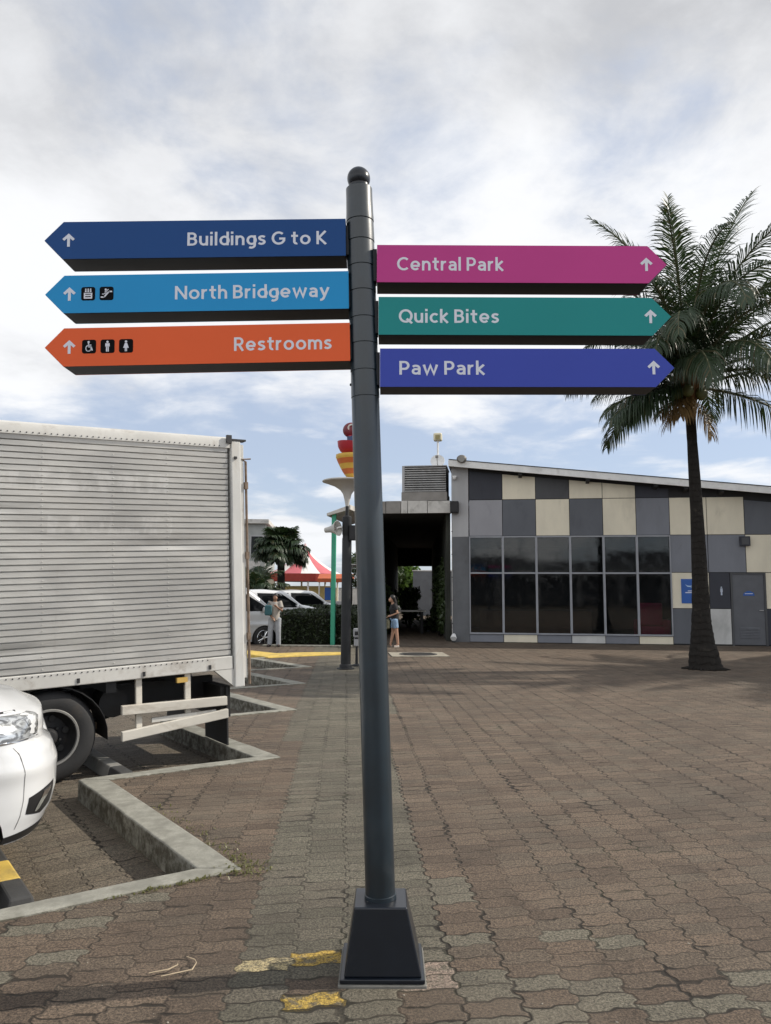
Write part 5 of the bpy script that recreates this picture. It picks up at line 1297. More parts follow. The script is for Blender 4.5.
palm('coconut_palm', 'tall coconut palm with flared dark trunk in front of the hall', (6.39, 15.6, 0),
     [(0.02, 0, -0.1), (0, 0, 0.1), (-0.03, 0, 0.5), (-0.04, 0, 1.0), (-0.035, 0, 1.9), (-0.05, 0, 3.2), (-0.09, 0, 4.6), (-0.12, 0, 5.75)],
     [0.35, 0.315, 0.24, 0.178, 0.150, 0.125, 0.098, 0.108], near_fronds, 5, dry=[(D(195), D(-20), 0.9, D(40), 1.2), (D(205), D(-35), 1.0, D(35), 1.2), (D(230), D(-30), 0.8, D(40), 1.2), (D(300), D(-50), 1.1, D(30), 1.3)], nleaf=84, lw=0.027)
mb = MB()
for k in range(34):
    a = 2*PI*k/34; rr = random.uniform(0.36, 0.47)
    mb.tube([(6.39 + 0.30*math.cos(a), 15.6 + 0.30*math.sin(a), 0.02), (6.39 + rr*math.cos(a+0.1), 15.6 + rr*math.sin(a+0.1), 0.006)], [0.03, 0.008], 5)
tag(mb.build('palm_roots', M_trunk), kind='stuff')
def rnd_fronds(seed, n, L):
    r_ = random.Random(seed); o = []
    for k in range(n):
        el = r_.uniform(-5, 85); o.append((2*PI*k*0.382 + r_.uniform(-.2, .2), D(el), L * r_.uniform(0.85, 1.1), D(r_.uniform(45, 95) if el < 65 else r_.uniform(20, 60)), 1.1 - el/100))
    return o
# palms behind the car park, one to the right that throws its shade across the paving
palm('coconut_palm', 'full round palm far behind the cars, left of the red and white tent', (-5.15, 38.0, DEEP), [(0, 0, -0.1), (0.05, 0, 1.5), (0.0, 0, 3.5)], [0.26, 0.2, 0.17], rnd_fronds(3, 44, 1.3), 8, 'palms behind the car park', 1.0, (), 34, 0.075, 0)
palm('coconut_palm', 'short dark palm low in front of the grey apartment block', (-5.85, 36.0, DEEP), [(0, 0, -0.1), (-0.05, 0, 0.7), (-0.1, 0, 1.6)], [0.2, 0.17, 0.15], rnd_fronds(4, 30, 1.5), 9, 'palms behind the car park', 0.8, (), 30, 0.07, 0)
palm('coconut_palm', 'coconut palm beyond the right edge shading the paving', (14.6, 17.4, 0), [(0, 0, -0.1), (0.05, 0, 1.0), (0.1, 0, 5.6)], [0.36, 0.2, 0.13], rnd_fronds(6, 30, 4.2), 10, None, 1.0, (), 60, 0.034, 6)

palm('coconut_palm', 'second coconut palm beyond the right edge, farther from the hall door', (18.4, 16.9, 0), [(0, 0, -0.1), (0.05, 0, 1.0), (0.1, 0, 7.4)], [0.36, 0.2, 0.13], rnd_fronds(16, 30, 4.2), 12, None, 1.0, (), 60, 0.034, 6)
# ================================================================== LAMP POSTS, ORNAMENT, SPEAKER
def lamp_post(name, label, loc, s=1.0, group=None):
    t = thing(name, label, 'street lamp', loc, 0, group)
    mb = MB(); mb.M = Matrix.Scale(s, 4)
    mb.lathe([(0.17, 0.0), (0.17, 0.02), (0.125, 0.03), (0.12, 0.08), (0.098, 0.10), (0.095, 2.55), (0.088, 2.57), (0.085, 2.62), (0.095, 2.64), (0.095, 2.98), (0.05, 3.01)], 24)
    mb.build('post', M_lamp, t, smooth=40)
    mb = MB(); mb.M = Matrix.Scale(s, 4); mb.lathe([(0.034, 2.99), (0.032, 3.50)], 12); mb.build('neck', M_lamp, t, smooth=True)
    mb = MB(); mb.M = Matrix.Scale(s, 4)
    mb.lathe([(0.034, 3.20), (0.055, 3.32), (0.085, 3.44), (0.14, 3.52), (0.26, 3.60), (0.42, 3.66), (0.50, 3.685), (0.505, 3.70), (0.49, 3.715), (0.30, 3.735), (0.0, 3.745)], 36)
    mb.build('lamp_disc', M_lampshade, t, smooth=50)
    return t
LX, LY = -0.765, 15.28
lamp_post('street_lamp', 'black lamp post with pale mushroom disc top just left of the signpost', (LX, LY, 0), 1.0, 'mushroom lamps')
lamp_post('street_lamp', 'small far mushroom lamp between the green post and the near lamp', (-1.66, 37.5, DEEP), 0.80, 'mushroom lamps')
M_oyel = mat('ornament_yellow', (0.68, 0.42, 0.07), 0.5, var=0.08); M_oora = mat('ornament_orange', (0.58, 0.15, 0.035), 0.5, var=0.08)
M_ored = mat('ornament_red', (0.42, 0.020, 0.035), 0.45, var=0.1); M_oblu = mat('ornament_blue', (0.03, 0.06, 0.15), 0.5); M_owh = mat('ornament_white', (0.66, 0.64, 0.58), 0.5)
orn = thing('stacked_bowl_ornament', 'ornament of striped yellow bowl, red bowl and ringed red head above the lamp disc', 'ornament', (LX + 0.13, LY, 3.735))
orn.scale = (0.92, 0.92, 0.86)
mb = MB(); R0 = 0.40; n = 36
zz = [0.0, 0.115, 0.235, 0.35, 0.47, 0.575]
def brad(z): return 0.08 + (R0 - 0.08) * min(1, (z / 0.52)) ** 0.62
for k in range(5):
    mb.m = k % 2
    mb.lathe([(brad(zz[k] + (zz[k+1]-zz[k])*j/4), zz[k] + (zz[k+1]-zz[k])*j/4) for j in range(5)], n)
mb.m = 0
b1 = mb.build('striped_bowl', [M_oyel, M_oora], orn, smooth=50)
mb = MB(); mb.M = Matrix.Translation((-0.02, 0, 0.575)) @ Matrix.Rotation(R(8), 4, 'Y'); mb.lathe([(0.22, 0.0), (0.30, 0.06), (0.36, 0.15), (0.39, 0.27), (0.37, 0.275), (0.0, 0.24)], 32); mb.build('red_bowl', M_ored, orn, smooth=40)
mb = MB(); mb.tube([(-0.03, 0, 0.80), (-0.06, 0, 0.95), (-0.08, 0, 1.04)], [0.13, 0.10, 0.085], 16); mb.build('blue_neck', M_oblu, orn, smooth=True)
mb = MB(); mb.ball((-0.07, 0, 1.17), 0.185, 20, (1, 0.7, 1)); hd = mb.build('red_head', mat('ornament_dark_red', (0.16, 0.018, 0.028), 0.45), orn, smooth=True)
mb = MB(); mb.M = Matrix.Translation((-0.05, -0.115, 1.20)) @ Matrix.Rotation(R(12), 4, 'X')
pts = [(0.075*math.cos(a), 0, 0.075*math.sin(a)) for a in [R(40 + 280*k/18) for k in range(19)]]
mb.tube(pts, 0.020, 8); mb.build('white_ring', M_owh, hd, smooth=True)
mb = MB(); mb.tube([(-0.08, -0.02, 1.03), (-0.09, -0.06, 0.97)], [0.09, 0.03], 10); mb.build('red_chin', M_ored, hd, smooth=True)
hs = thing('horn_speaker', 'pale grey horn loudspeaker clamped to the near lamp post', 'loudspeaker', (LX - 0.095, LY - 0.02, 2.74))
mb = MB(); mb.M = Matrix.Translation((-0.16, -0.05, 0)) @ Matrix.Rotation(R(62), 4, 'Z') @ Matrix.Rotation(R(-6), 4, 'X')
mb.lathe([(0.05, 0.20), (0.06, 0.10), (0.075, 0.05), (0.10, -0.02), (0.145, -0.09), (0.155, -0.095), (0.15, -0.08), (0.09, 0.0), (0.03, 0.08), (0.0, 0.09)], 28, 'Y'); hb = mb.build('horn', mat('speaker_grey', (0.50, 0.49, 0.46), 0.5), hs, smooth=45)
mb = MB(); mb.M = Matrix.Translation((-0.16, -0.05, 0)) @ Matrix.Rotation(R(62), 4, 'Z') @ Matrix.Rotation(R(-6), 4, 'X'); mb.lathe([(0.05, 0.06), (0.04, -0.02), (0.02, -0.05), (0.0, -0.055)], 16, 'Y'); mb.build('horn_tip', M_fascia2, hb, smooth=True)
mb = MB(); mb.tube([(0.0, 0.0, 0.04), (-0.08, -0.02, 0.03), (-0.12, -0.04, 0.0)], 0.018, 8); mb.build('clamp', M_roofw, hs)
bx = thing('control_box', 'small black box strapped to the near lamp post above head height', 'electrical box', (LX + 0.10, LY - 0.08, 2.66))
mb = MB(); mb.box((-0.05, -0.06, -0.15), (0.14, 0.05, 0.15)); mb.build('casing', M_lamp, bx, bevel=0.01)
mb = MB(); mb.box((-0.03, -0.067, -0.12), (0.12, -0.061, 0.12)); mb.build('cover', M_dark, bx)
bd_ = thing('post_box', 'small white box on a slim stand beside the near lamp post', 'stand', (-0.575, 15.9, 0))
mb = MB(); mb.lathe([(0.10, 0), (0.10, 0.02), (0.03, 0.05), (0.022, 0.40)], 14); mb.build('stand', M_lamp, bd_, smooth=40)
mb = MB(); mb.box((-0.055, -0.06, 0.40), (0.055, 0.06, 0.58)); mb.box((-0.07, -0.07, 0.582), (0.07, 0.07, 0.76)); mb.build('box', M_wall_l, bd_, bevel=0.02)
mb = MB(); mb.box((-0.045, -0.062, 0.545), (0.045, -0.0605, 0.575)); mb.box((-0.04, -0.072, 0.62), (0.04, -0.0705, 0.70)); mb.build('slot', M_dark, bd_)
# spotlight at the foot of the pilaster
t = on_facade('ground_spotlight', 'small white spotlight on the ground at the foot of the dark grey pilaster', 'spotlight', 0.06, -0.16, 0.0)
mb = MB(); mb.box((-0.05, -0.05, 0), (0.05, 0.05, 0.03)); mb.tube([(0, 0, 0.02), (0, 0, 0.12)], 0.015, 6); mb.build('stake', M_lamp, t)
mb = MB(); mb.M = Matrix.Translation((0, 0, 0.17)) @ Matrix.Rotation(R(35), 4, 'X'); mb.lathe([(0.0, -0.10), (0.085, -0.10), (0.095, -0.06), (0.06, 0.08), (0.0, 0.10)], 18, 'Y'); mb.build('lamp_head', M_roofw, t, smooth=40)
t = on_facade('cable', 'thin pale cable running down the edge of the dark grey pilaster', 'cable', 0.012, -0.012, 0.05)
mb = MB(); mb.tube([(0, 0, 0.1), (0.004, 0, 1.0), (0.0, 0, 2.0), (0.0, 0, 3.0), (0.0, 0, 3.6)], 0.010, 6); 
cbl = mb.build('conductor', M_fascia, t)
mb = MB()
for k in range(5): mb.box((-0.02, -0.012, 0.5 + 0.7*k), (0.02, 0.008, 0.52 + 0.7*k))
mb.build('cable_clips', M_lamp, t)
# manhole
mh = thing('manhole_cover', 'round dark iron manhole in a pale square concrete frame by the passage', 'manhole', (0.80, 18.75, 0.0), R(4))
mb = MB(); mb.box((-0.68, -0.62, 0.004), (0.68, 0.62, 0.018)); mb.build('frame', concrete('manhole_concrete', (0.36, 0.33, 0.27), 0.2), mh, bevel=0.006)
mb = MB(); mb.lathe([(0.46, 0.0185), (0.46, 0.026), (0.44, 0.028), (0.0, 0.028)], 32)
for k in range(-3, 4): mb.box((-0.36, k*0.1-0.012, 0.0282), (0.36, k*0.1+0.012, 0.032))
mb.build('lid', mat('cast_iron', (0.045, 0.043, 0.042), 0.7, bump=0.3), mh)

# ================================================================== HEDGE, PASSAGE PLANTS, WEEDS
M_hedge = leaf_material('hedge_leaf', (0.013, 0.022, 0.007), (0.026, 0.040, 0.012), None, 0.08)
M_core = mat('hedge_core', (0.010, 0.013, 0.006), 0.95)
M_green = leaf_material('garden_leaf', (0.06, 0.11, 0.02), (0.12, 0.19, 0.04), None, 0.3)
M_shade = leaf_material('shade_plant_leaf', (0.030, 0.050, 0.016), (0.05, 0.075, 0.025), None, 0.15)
def leaf_cloud(mb, rng, centre, size, n, ls, surface=0.0, box=False):
    for k in range(n):
        if box:
            p = [rng.uniform(-1, 1) for _ in range(3)]
            if rng.random() < surface:
                ax = rng.choice((0, 1, 2)); p[ax] = rng.choice((-1, 1)) * rng.uniform(0.93, 1.06)
                if ax == 2: p[2] = abs(p[2])
        else:
            v = Vector((rng.gauss(0, 1), rng.gauss(0, 1), rng.gauss(0, 1))).normalized() * (rng.uniform(0.55, 1.08))
            p = list(v)
        c = Vector(centre) + Vector((p[0]*size[0], p[1]*size[1], p[2]*size[2]))
        a = Vector((rng.gauss(0, 1), rng.gauss(0, 1), rng.gauss(0, 0.8))).normalized(); b_ = a.cross(Vector((rng.gauss(0, 1), rng.gauss(0, 1), rng.gauss(0, 1)))).normalized()
        l = ls * rng.uniform(0.6, 1.3); w = l * 0.45
        mb.add([c - a*l, c + b_*w, c + a*l, c - b_*w], [(0, 1, 2, 3)])
rng = random.Random(77)
hg = thing('hedge', 'dark clipped hedge along the car park behind the green post', 'hedge', (-2.05, 22.75, 0.0), R(-4))
mb = MB(); mb.box((-0.88, -0.38, 0.0), (1.1, 2.2, 0.84)); mb.build('twigs', M_core, hg, bevel=0.05)
mb = MB(); leaf_cloud(mb, rng, (0.11, 0.90, 0.47), (1.04, 1.38, 0.46), 9000, 0.05, 0.9, True); mb.build('leaves', M_hedge, hg, recalc=False)
hg = thing('hedge', 'second dark hedge block further back towards the far lamp', 'hedge', (-2.2, 30.5, DEEP), R(10))
mb = MB(); mb.box((-1.4, -1.0, 0.0), (1.8, 1.0, 1.0)); mb.build('twigs', M_core, hg, bevel=0.05)
mb = MB(); leaf_cloud(mb, rng, (0.2, 0.0, 0.54), (1.64, 1.06, 0.54), 3500, 0.08, 0.9, True); mb.build('leaves', M_hedge, hg, recalc=False)
def shrub(label, loc, size, n, ls, m, name='garden_shrub', cat='shrub', group=None):
    t = thing(name, label, cat, loc, 0, group)
    mb = MB()
    for k in range(5): mb.tube([(0.06*math.cos(k*1.3), 0.06*math.sin(k*1.3), 0), (size[0]*0.5*math.cos(k*1.3), size[1]*0.5*math.sin(k*1.3), size[2]*1.2)], [0.03, 0.01], 5)
    mb.build('stems', M_trunk, t)
    mb = MB()
    for k in range(9):
        c = Vector((rng.uniform(-0.6, 0.6)*size[0], rng.uniform(-0.6, 0.6)*size[1], size[2]*(0.5 + rng.random()*1.0)))
        leaf_cloud(mb, rng, c, (size[0]*0.5, size[1]*0.5, size[2]*0.45), n // 9, ls)
    mb.build('leaves', m, t, recalc=False); return t
def fp(u, y): p = fac(u, y, 0); return (p.x, p.y, 0)
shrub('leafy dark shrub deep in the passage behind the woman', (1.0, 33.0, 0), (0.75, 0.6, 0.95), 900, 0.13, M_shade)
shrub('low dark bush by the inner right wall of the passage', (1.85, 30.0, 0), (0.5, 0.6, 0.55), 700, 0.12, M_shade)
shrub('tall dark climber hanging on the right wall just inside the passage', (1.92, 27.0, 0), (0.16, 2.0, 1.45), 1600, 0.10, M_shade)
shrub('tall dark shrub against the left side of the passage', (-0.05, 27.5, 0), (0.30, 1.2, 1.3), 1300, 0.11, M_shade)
shrub('bright sunlit tree foliage seen through the far end of the passage', (1.3, 54.0, 0), (1.9, 1.6, 2.4), 3000, 0.20, M_green, 'garden_tree', 'tree')
gw = thing('garden_wall', 'pale grey garden wall beyond the far end of the passage', 'wall', (3.55, 50.0, 0))
mb = MB(); mb.box((-1.75, 0, 0), (2.5, 0.2, 2.85)); mb.build('masonry', M_wall_d, gw); mb = MB(); mb.box((-1.80, -0.04, 2.852), (2.5, 0.24, 2.92)); mb.build('coping', M_fascia, gw)
bn_ = thing('bench', 'low pale slab bench in the dark passage', 'bench', (0.95, 28.6, 0))
mb = MB(); mb.box((-0.75, -0.2, 0.78), (0.55, 0.2, 0.84)); mb.build('seat', M_fascia, bn_, bevel=0.01)
for sx in (-0.6, 0.4): mb = MB(); mb.box((sx-0.05, -0.17, 0), (sx+0.05, 0.17, 0.779)); mb.build('leg', M_dark, bn_)
# weeds in the cracks by the near kerb
M_weed = leaf_material('weed_leaf', (0.085, 0.095, 0.022), (0.15, 0.14, 0.05), None, 0.3)
mb = MB()
d = HEAD.normalized()
for k in range(420):
    t_ = rng.random() ** 1.2 * 1.5; off = abs(rng.gauss(0, 0.07)) + 0.012
    p = A0 + d * t_ + Vector((d.y, -d.x)) * off
    if rng.random() < 0.30: p = A0 + Vector((rng.gauss(0.03, 0.07), rng.gauss(-0.02, 0.06)))
    if rng.random() < 0.25: p = A0 + (saw[3] - A0).normalized() * 0 + Vector((-0.83, -0.56)) * rng.uniform(0, 0.8) + Vector((0.5, -0.8)) * rng.uniform(0.015, 0.05)
    if (p - A0).length > 0.55 and rng.random() < 0.6: continue
    a = rng.uniform(0, 2*PI); h_ = rng.uniform(0.004, 0.016); l = rng.uniform(0.008, 0.026)
    c = Vector((p.x, p.y, 0.004)); dr_ = Vector((math.cos(a), math.sin(a), 0)); w_ = Vector((-dr_.y, dr_.x, 0)) * rng.uniform(0.0025, 0.006)
    mb.add([c - w_, c + w_, c + dr_*l*0.5 + Vector((0, 0, h_)) + w_*0.8, c + dr_*l*0.5 + Vector((0, 0, h_)) - w_*0.8, c + dr_*l*1.4 + Vector((0, 0, h_*0.9))], [(0, 1, 2, 3), (3, 2, 4)])
tag(mb.build('weeds', M_weed, recalc=False), kind='stuff')
# leaf litter, chips and grit
M_grit = mat('pale_grit', (0.30, 0.27, 0.22), 0.9, var=0.3, vscale=2)
mb = MB()
for k in range(150):
    y = 2.6 + rng.random() ** 2 * 9; x = rng.uniform(-0.55, 0.55) * y * 1.05
    if x < -0.75 and y > 3.3: continue
    r_ = rng.uniform(0.0015, 0.004) * (1.6 if rng.random() < 0.1 else 1)
    mb.ball((x, y, r_*0.4), r_, 5, (rng.uniform(.7, 1.6), rng.uniform(.7, 1.6), 0.6))
tag(mb.build('grit', M_grit), kind='stuff')
tw = thing('dry_twig', 'pale forked dry twig lying on the pavers left of the pedestal', 'twig', (-0.82, 3.21, 0.006))
M_twig = mat('dry_twig', (0.46, 0.37, 0.25), 0.8, var=0.2)
mb = MB(); mb.tube([(-0.10, -0.02, 0.004), (-0.03, 0.0, 0.008), (0.0, 0.03, 0.012), (-0.005, 0.05, 0.01)], [0.0018, 0.003, 0.0024, 0.0012], 6); mb.build('stem', M_twig, tw)
mb = MB(); mb.tube([(-0.045, -0.045, 0.004), (0.02, -0.022, 0.008), (0.066, -0.004, 0.01), (0.07, 0.05, 0.012), (0.058, 0.075, 0.012)], [0.0018, 0.0024, 0.003, 0.0018, 0.0012], 6); mb.build('branch', M_twig, tw)
mb = MB(); mb.tube([(0.058, 0.075, 0.012), (0.02, 0.085, 0.02)], [0.002, 0.001], 5); mb.build('tip', M_twig, tw)

# ================================================================== FAR BACKGROUND
M_apt = mat('grey_block_render', (0.34, 0.35, 0.34), 0.85, var=0.1, dirt=(0.2, 0.2, 0.19), dirt_amt=0.4)
ab = thing('apartment_block', 'grey concrete block with balconies and dark windows far behind the truck', 'building', (-9.6, 46.0, DEEP), R(4))
mb = MB(); mb.box((-9, 0, 0), (2.4, 8, 5.7)); mb.build('wall', M_apt, ab)
mb = MB(); mb.box((-9.2, -0.3, 5.702), (2.6, 8.2, 5.95)); mb.build('roof', M_fascia, ab)
for u in (-5.0, -2.4, 0.2, 1.5):
    for zz in (0.7, 3.6):
        mb = MB(); mb.box((u, -0.05, zz), (u + 0.8, 0.02, zz + 1.4)); w = mb.build('window', M_wall_l, ab); mb = MB(); mb.box((u+0.07, -0.06, zz+0.07), (u+0.73, -0.052, zz+1.33)); mb.build('pane', M_carglass, w)
for zz in (2.6,):
    mb = MB(); mb.box((-6, -1.2, zz), (2.2, 0, zz + 0.18)); mb.box((-6, -1.2, zz+0.18), (2.2, -1.1, zz+0.8)); mb.build('balcony', M_fascia, ab)
wl = thing('boundary_wall', 'long pale low wall beyond the car park', 'wall', (-60, 62, DEEP))
mb = MB(); mb.box((0, 0, 0), (100, 0.25, 1.9)); mb.build('masonry', M_fascia, wl); mb = MB(); mb.box((0, -0.03, 1.902), (100, 0.28, 1.98)); mb.build('coping', M_apt, wl)
# striped tent with booth
M_tr = mat('tent_red', (0.52, 0.13, 0.15), 0.7, var=0.06); M_tw = mat('tent_white', (0.72, 0.70, 0.68), 0.7, var=0.04); M_val = mat('valance_red', (0.36, 0.05, 0.035), 0.7); M_by = mat('booth_yellow', (0.62, 0.50, 0.20), 0.7)
TENT = True
tn = thing('striped_tent', 'red and white striped peaked carousel tent over a yellow booth', 'tent', (-5.1, 49.0, DEEP))
mb = MB(); n = 24
def tr(z): return 0.05 + 2.26 * (1 - z) ** 1.75
for k in range(n):
    a0, a1 = 2*PI*k/n, 2*PI*(k+1)/n
    mb.m = (k // 2) % 2
    for j in range(8):
        z0, z1 = j/8, (j+1)/8; r0, r1 = tr(z0), tr(z1)
        mb.add([(r0*math.cos(a0), r0*math.sin(a0), 2.75 + 1.95*z0), (r0*math.cos(a1), r0*math.sin(a1), 2.75 + 1.95*z0), (r1*math.cos(a1), r1*math.sin(a1), 2.75 + 1.95*z1), (r1*math.cos(a0), r1*math.sin(a0), 2.75 + 1.95*z1)], [(0, 1, 2, 3)])
mb.build('canopy', [M_tr, M_tw], tn, smooth=60)
mb = MB(); mb.lathe([(2.26, 2.28), (2.32, 2.745), (2.28, 2.747), (2.22, 2.30)], 32, cap=False); mb.build('valance', M_val, tn)
for k in range(8):
    a = 2*PI*k/8 + 0.2; mb = MB(); mb.tube([(2.1*math.cos(a), 2.1*math.sin(a), 0), (2.1*math.cos(a), 2.1*math.sin(a), 2.7)], 0.06, 8); mb.build('pole', M_tw, tn)
mb = MB(); mb.box((-1.7, -0.9, 0.0), (1.9, 1.2, 2.0)); mb.build('booth', M_by, tn)
mb = MB(); mb.prism([(-0.9, 1.0), (0.7, 1.0), (0.7, 1.35), (0.45, 1.62), (0, 1.75), (-0.5, 1.68), (-0.8, 1.4)], -0.93, -0.905); mb.build('counter_opening', M_dark, tn)
mb = MB(); mb.box((-2.3, -1.4, 0), (-1.72, -1.1, 2.4)); mb.build('pillar', M_cream, tn)
aw = thing('market_stall', 'small stall with an orange awning right of the striped tent', 'stall', (-2.95, 46.0, DEEP))
mb = MB(); mb.hexa([(-1.0, -0.9, 2.2), (1.1, -0.9, 2.2), (1.1, 0.6, 2.5), (-1.0, 0.6, 2.5), (-1.0, -0.9, 2.42), (1.1, -0.9, 2.42), (1.1, 0.6, 2.72), (-1.0, 0.6, 2.72)]); mb.build('awning', mat('awning_orange', (0.45, 0.10, 0.03), 0.7), aw)
for sx in (-0.9, 1.0): mb = MB(); mb.tube([(sx, -0.8, 0), (sx, -0.8, 2.2)], 0.04, 8); mb.build('pole', M_tw, aw)
mb = MB(); mb.box((-0.9, -0.5, 0), (1.0, 0.4, 1.1)); mb.build('counter', M_wall_l, aw)
mb = MB(); mb.box((-0.6, -0.52, 1.15), (-0.1, -0.3, 1.9)); mb.build('blue_panel', M_blue_sign, aw)
def round_tree(label, loc, s, n, group='trees beyond the car park'):
    t = thing('leafy_tree', label, 'tree', loc, 0, group)
    mb = MB(); mb.tube([(0, 0, 0), (0.05*s, 0, 1.2*s), (0.0, 0.1*s, 2.4*s)], [0.16*s, 0.12*s, 0.05*s], 8)
    for k in range(5): a = k*1.26; mb.tube([(0, 0, 1.2*s), (0.9*s*math.cos(a), 0.9*s*math.sin(a), 2.3*s)], [0.07*s, 0.02*s], 6)
    mb.build('trunk', M_trunk, t, smooth=50)
    mb = MB()
    for k in range(14):
        a = rng.uniform(0, 2*PI); rr = rng.uniform(0.2, 1.1)*s; leaf_cloud(mb, rng, (rr*math.cos(a), rr*math.sin(a), (1.7 + rng.random()*1.6)*s), (0.55*s, 0.55*s, 0.42*s), n // 14, 0.11*s)
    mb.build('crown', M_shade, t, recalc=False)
round_tree('low green tree behind the near lamp post', (-1.2, 44, DEEP), 1.1, 1600)
round_tree('dark green tree behind the canopy', (-0.4, 52, DEEP), 1.3, 1600)
# ================================================================== PEOPLE
def person_body(parent, J, skin):
    """J: joints; grown as one skin"""
    mb = MB()
    h = J['head']; 
    mb.ball(h, 0.088, 18, (0.86, 1.0, 1.22))
    mb.ball((h[0] + J['face'][0]*0.05, h[1] + J['face'][1]*0.05, h[2]-0.045), 0.062, 14, (0.95, 0.95, 1.0))
    mb.ball((h[0] + J['face'][0]*0.098, h[1] + J['face'][1]*0.098, h[2]-0.015), 0.017, 8)
    mb.tube([J['neck'], (h[0], h[1], h[2]-0.06)], [0.052, 0.050], 12)
    mb.tube([J['pelvis'], J['waist'], J['chest'], J['neck']], [0.135, 0.115, 0.135, 0.06], 16)
    for s in ('l', 'r'):
        mb.tube([J['chest'], J['sh_'+s]], [0.09, 0.058], 10)
        mb.tube([J['sh_'+s], J['el_'+s], J['wr_'+s]], [0.050, 0.039, 0.027], 12)
        w = Vector(J['wr_'+s]); e = Vector(J['el_'+s]); d = (w - e).normalized(); sd_ = d.cross(Vector((0, 0, 1)))
        sd_ = (sd_ if sd_.length > 0.1 else Vector((1, 0, 0))).normalized()
        mb.tube([w, w + d*0.05, w + d*0.085], [0.026, 0.036, 0.032], 8)
        for f in range(4):
            o = sd_ * (f - 1.5) * 0.0185; b = w + d*0.08 + o; l = (0.065, 0.078, 0.073, 0.055)[f]
            mb.tube([b, b + d*l*0.55 + Vector((0, 0, -0.008)), b + d*l*0.9 + Vector((0, 0, -0.025))], [0.0095, 0.009, 0.007], 6)
        b = w + d*0.03 - sd_*0.025; mb.tube([b, b - sd_*0.028 + d*0.03, b - sd_*0.03 + d*0.06], [0.012, 0.010, 0.008], 6)
        mb.tube([J['pelvis'], J['hip_'+s]], [0.12, 0.095], 12)
        mb.tube([J['hip_'+s], J['kn_'+s], J['an_'+s]], [0.088, 0.058, 0.037], 14)
        a = Vector(J['an_'+s]); k = Vector(J['toe_'+s]); mb.tube([a, a.lerp(k, 0.5) + Vector((0, 0, -0.02)), k], [0.036, 0.036, 0.028], 10)
    return merged(mb, 'body', skin, parent, 0.0095, 2)
def cloth(parent, name, chains, m, voxel=0.012):
    mb = MB()
    for pts, rs in chains: mb.tube(pts, rs, 16)
    return merged(mb, name, m, parent, voxel, 3)
M_skin = mat('skin_tan', (0.42, 0.24, 0.16), 0.55, var=0.05); M_skin2 = mat('skin_brown', (0.26, 0.14, 0.09), 0.55, var=0.05)
M_hair = mat('black_hair', (0.012, 0.010, 0.010), 0.5, var=0.2); M_tee = mat('black_tee', (0.012, 0.012, 0.014), 0.85, bump=0.2)
M_denim = mat('light_denim', (0.20, 0.30, 0.44), 0.85, var=0.15, vscale=8); M_jean = mat('pale_jeans', (0.30, 0.315, 0.34), 0.85, var=0.12, vscale=8)
M_shirt = mat('beige_grey_shirt', (0.34, 0.31, 0.28), 0.85, var=0.08); M_teal = mat('teal_bag_cloth', (0.030, 0.10, 0.12), 0.8); M_shoe = mat('pale_sandal', (0.62, 0.55, 0.48), 0.7); M_olive = mat('olive_bag', (0.12, 0.115, 0.075), 0.8, var=0.2)
wm = thing('person', 'person in black T-shirt and light denim shorts standing at the passage mouth, arm bent forward', 'person', (0.24, 21.35, 0), 0)
wm.scale = (0.86, 0.86, 0.86)
Jw = dict(pelvis=(0.02, 0, 0.87), waist=(0.03, 0, 1.02), chest=(0.0, 0, 1.22), neck=(-0.02, 0, 1.38), head=(-0.06, -0.01, 1.53), face=(-0.95, -0.3),
          sh_l=(-0.02, 0.15, 1.33), el_l=(-0.04, 0.20, 1.08), wr_l=(-0.05, 0.12, 1.03), sh_r=(0.03, -0.15, 1.33), el_r=(0.12, -0.19, 1.08), wr_r=(-0.10, -0.20, 1.00),
          hip_l=(0.02, 0.085, 0.83), kn_l=(-0.02, 0.08, 0.47), an_l=(-0.10, 0.07, 0.08), toe_l=(-0.06, 0.05, 0.04), hip_r=(0.03, -0.085, 0.83), kn_r=(0.09, -0.09, 0.47), an_r=(0.14, -0.10, 0.08), toe_r=(0.01, -0.13, 0.04))
person_body(wm, Jw, M_skin)
cloth(wm, 'T-shirt'.lower().replace('-', '_'), [([Jw['pelvis'], Jw['waist'], Jw['chest'], (-0.015, 0, 1.36)], [0.15, 0.135, 0.155, 0.085]), ([Jw['chest'], Jw['sh_l'], (-0.035, 0.19, 1.17)], [0.10, 0.075, 0.068]), ([Jw['chest'], Jw['sh_r'], (0.085, -0.18, 1.17)], [0.10, 0.075, 0.068])], M_tee)
cloth(wm, 'shorts', [([(0.02, 0, 0.93), Jw['pelvis']], [0.142, 0.15]), ([Jw['pelvis'], Jw['hip_l'], (-0.005, 0.083, 0.60)], [0.12, 0.105, 0.092]), ([Jw['pelvis'], Jw['hip_r'], (0.065, -0.09, 0.60)], [0.12, 0.105, 0.092])], M_denim)
mb = MB(); h = Jw['head']; mb.ball((h[0]+0.025, h[1]+0.005, h[2]+0.025), 0.100, 16, (0.95, 1.02, 1.08)); mb.tube([(h[0]+0.06, h[1], h[2]+0.03), (h[0]+0.10, h[1]+0.01, h[2]-0.10), (0.085, 0, 1.28)], [0.06, 0.06, 0.04], 10); merged(mb, 'hair', M_hair, wm, 0.012)
for s in ('l', 'r'):
    mb = MB(); a, k = Jw['an_'+s], Jw['toe_'+s]; mb.tube([(a[0]+0.03, a[1], 0.03), (k[0], k[1], 0.025)], [0.045, 0.04], 10); o_ = merged(mb, 'sandal', M_shoe, wm, 0.012)
hb = thing('shoulder_bag', 'olive cloth bag held in front of the person in black', 'bag', (0.24 - 0.24, 21.35 - 0.19, 0.50))
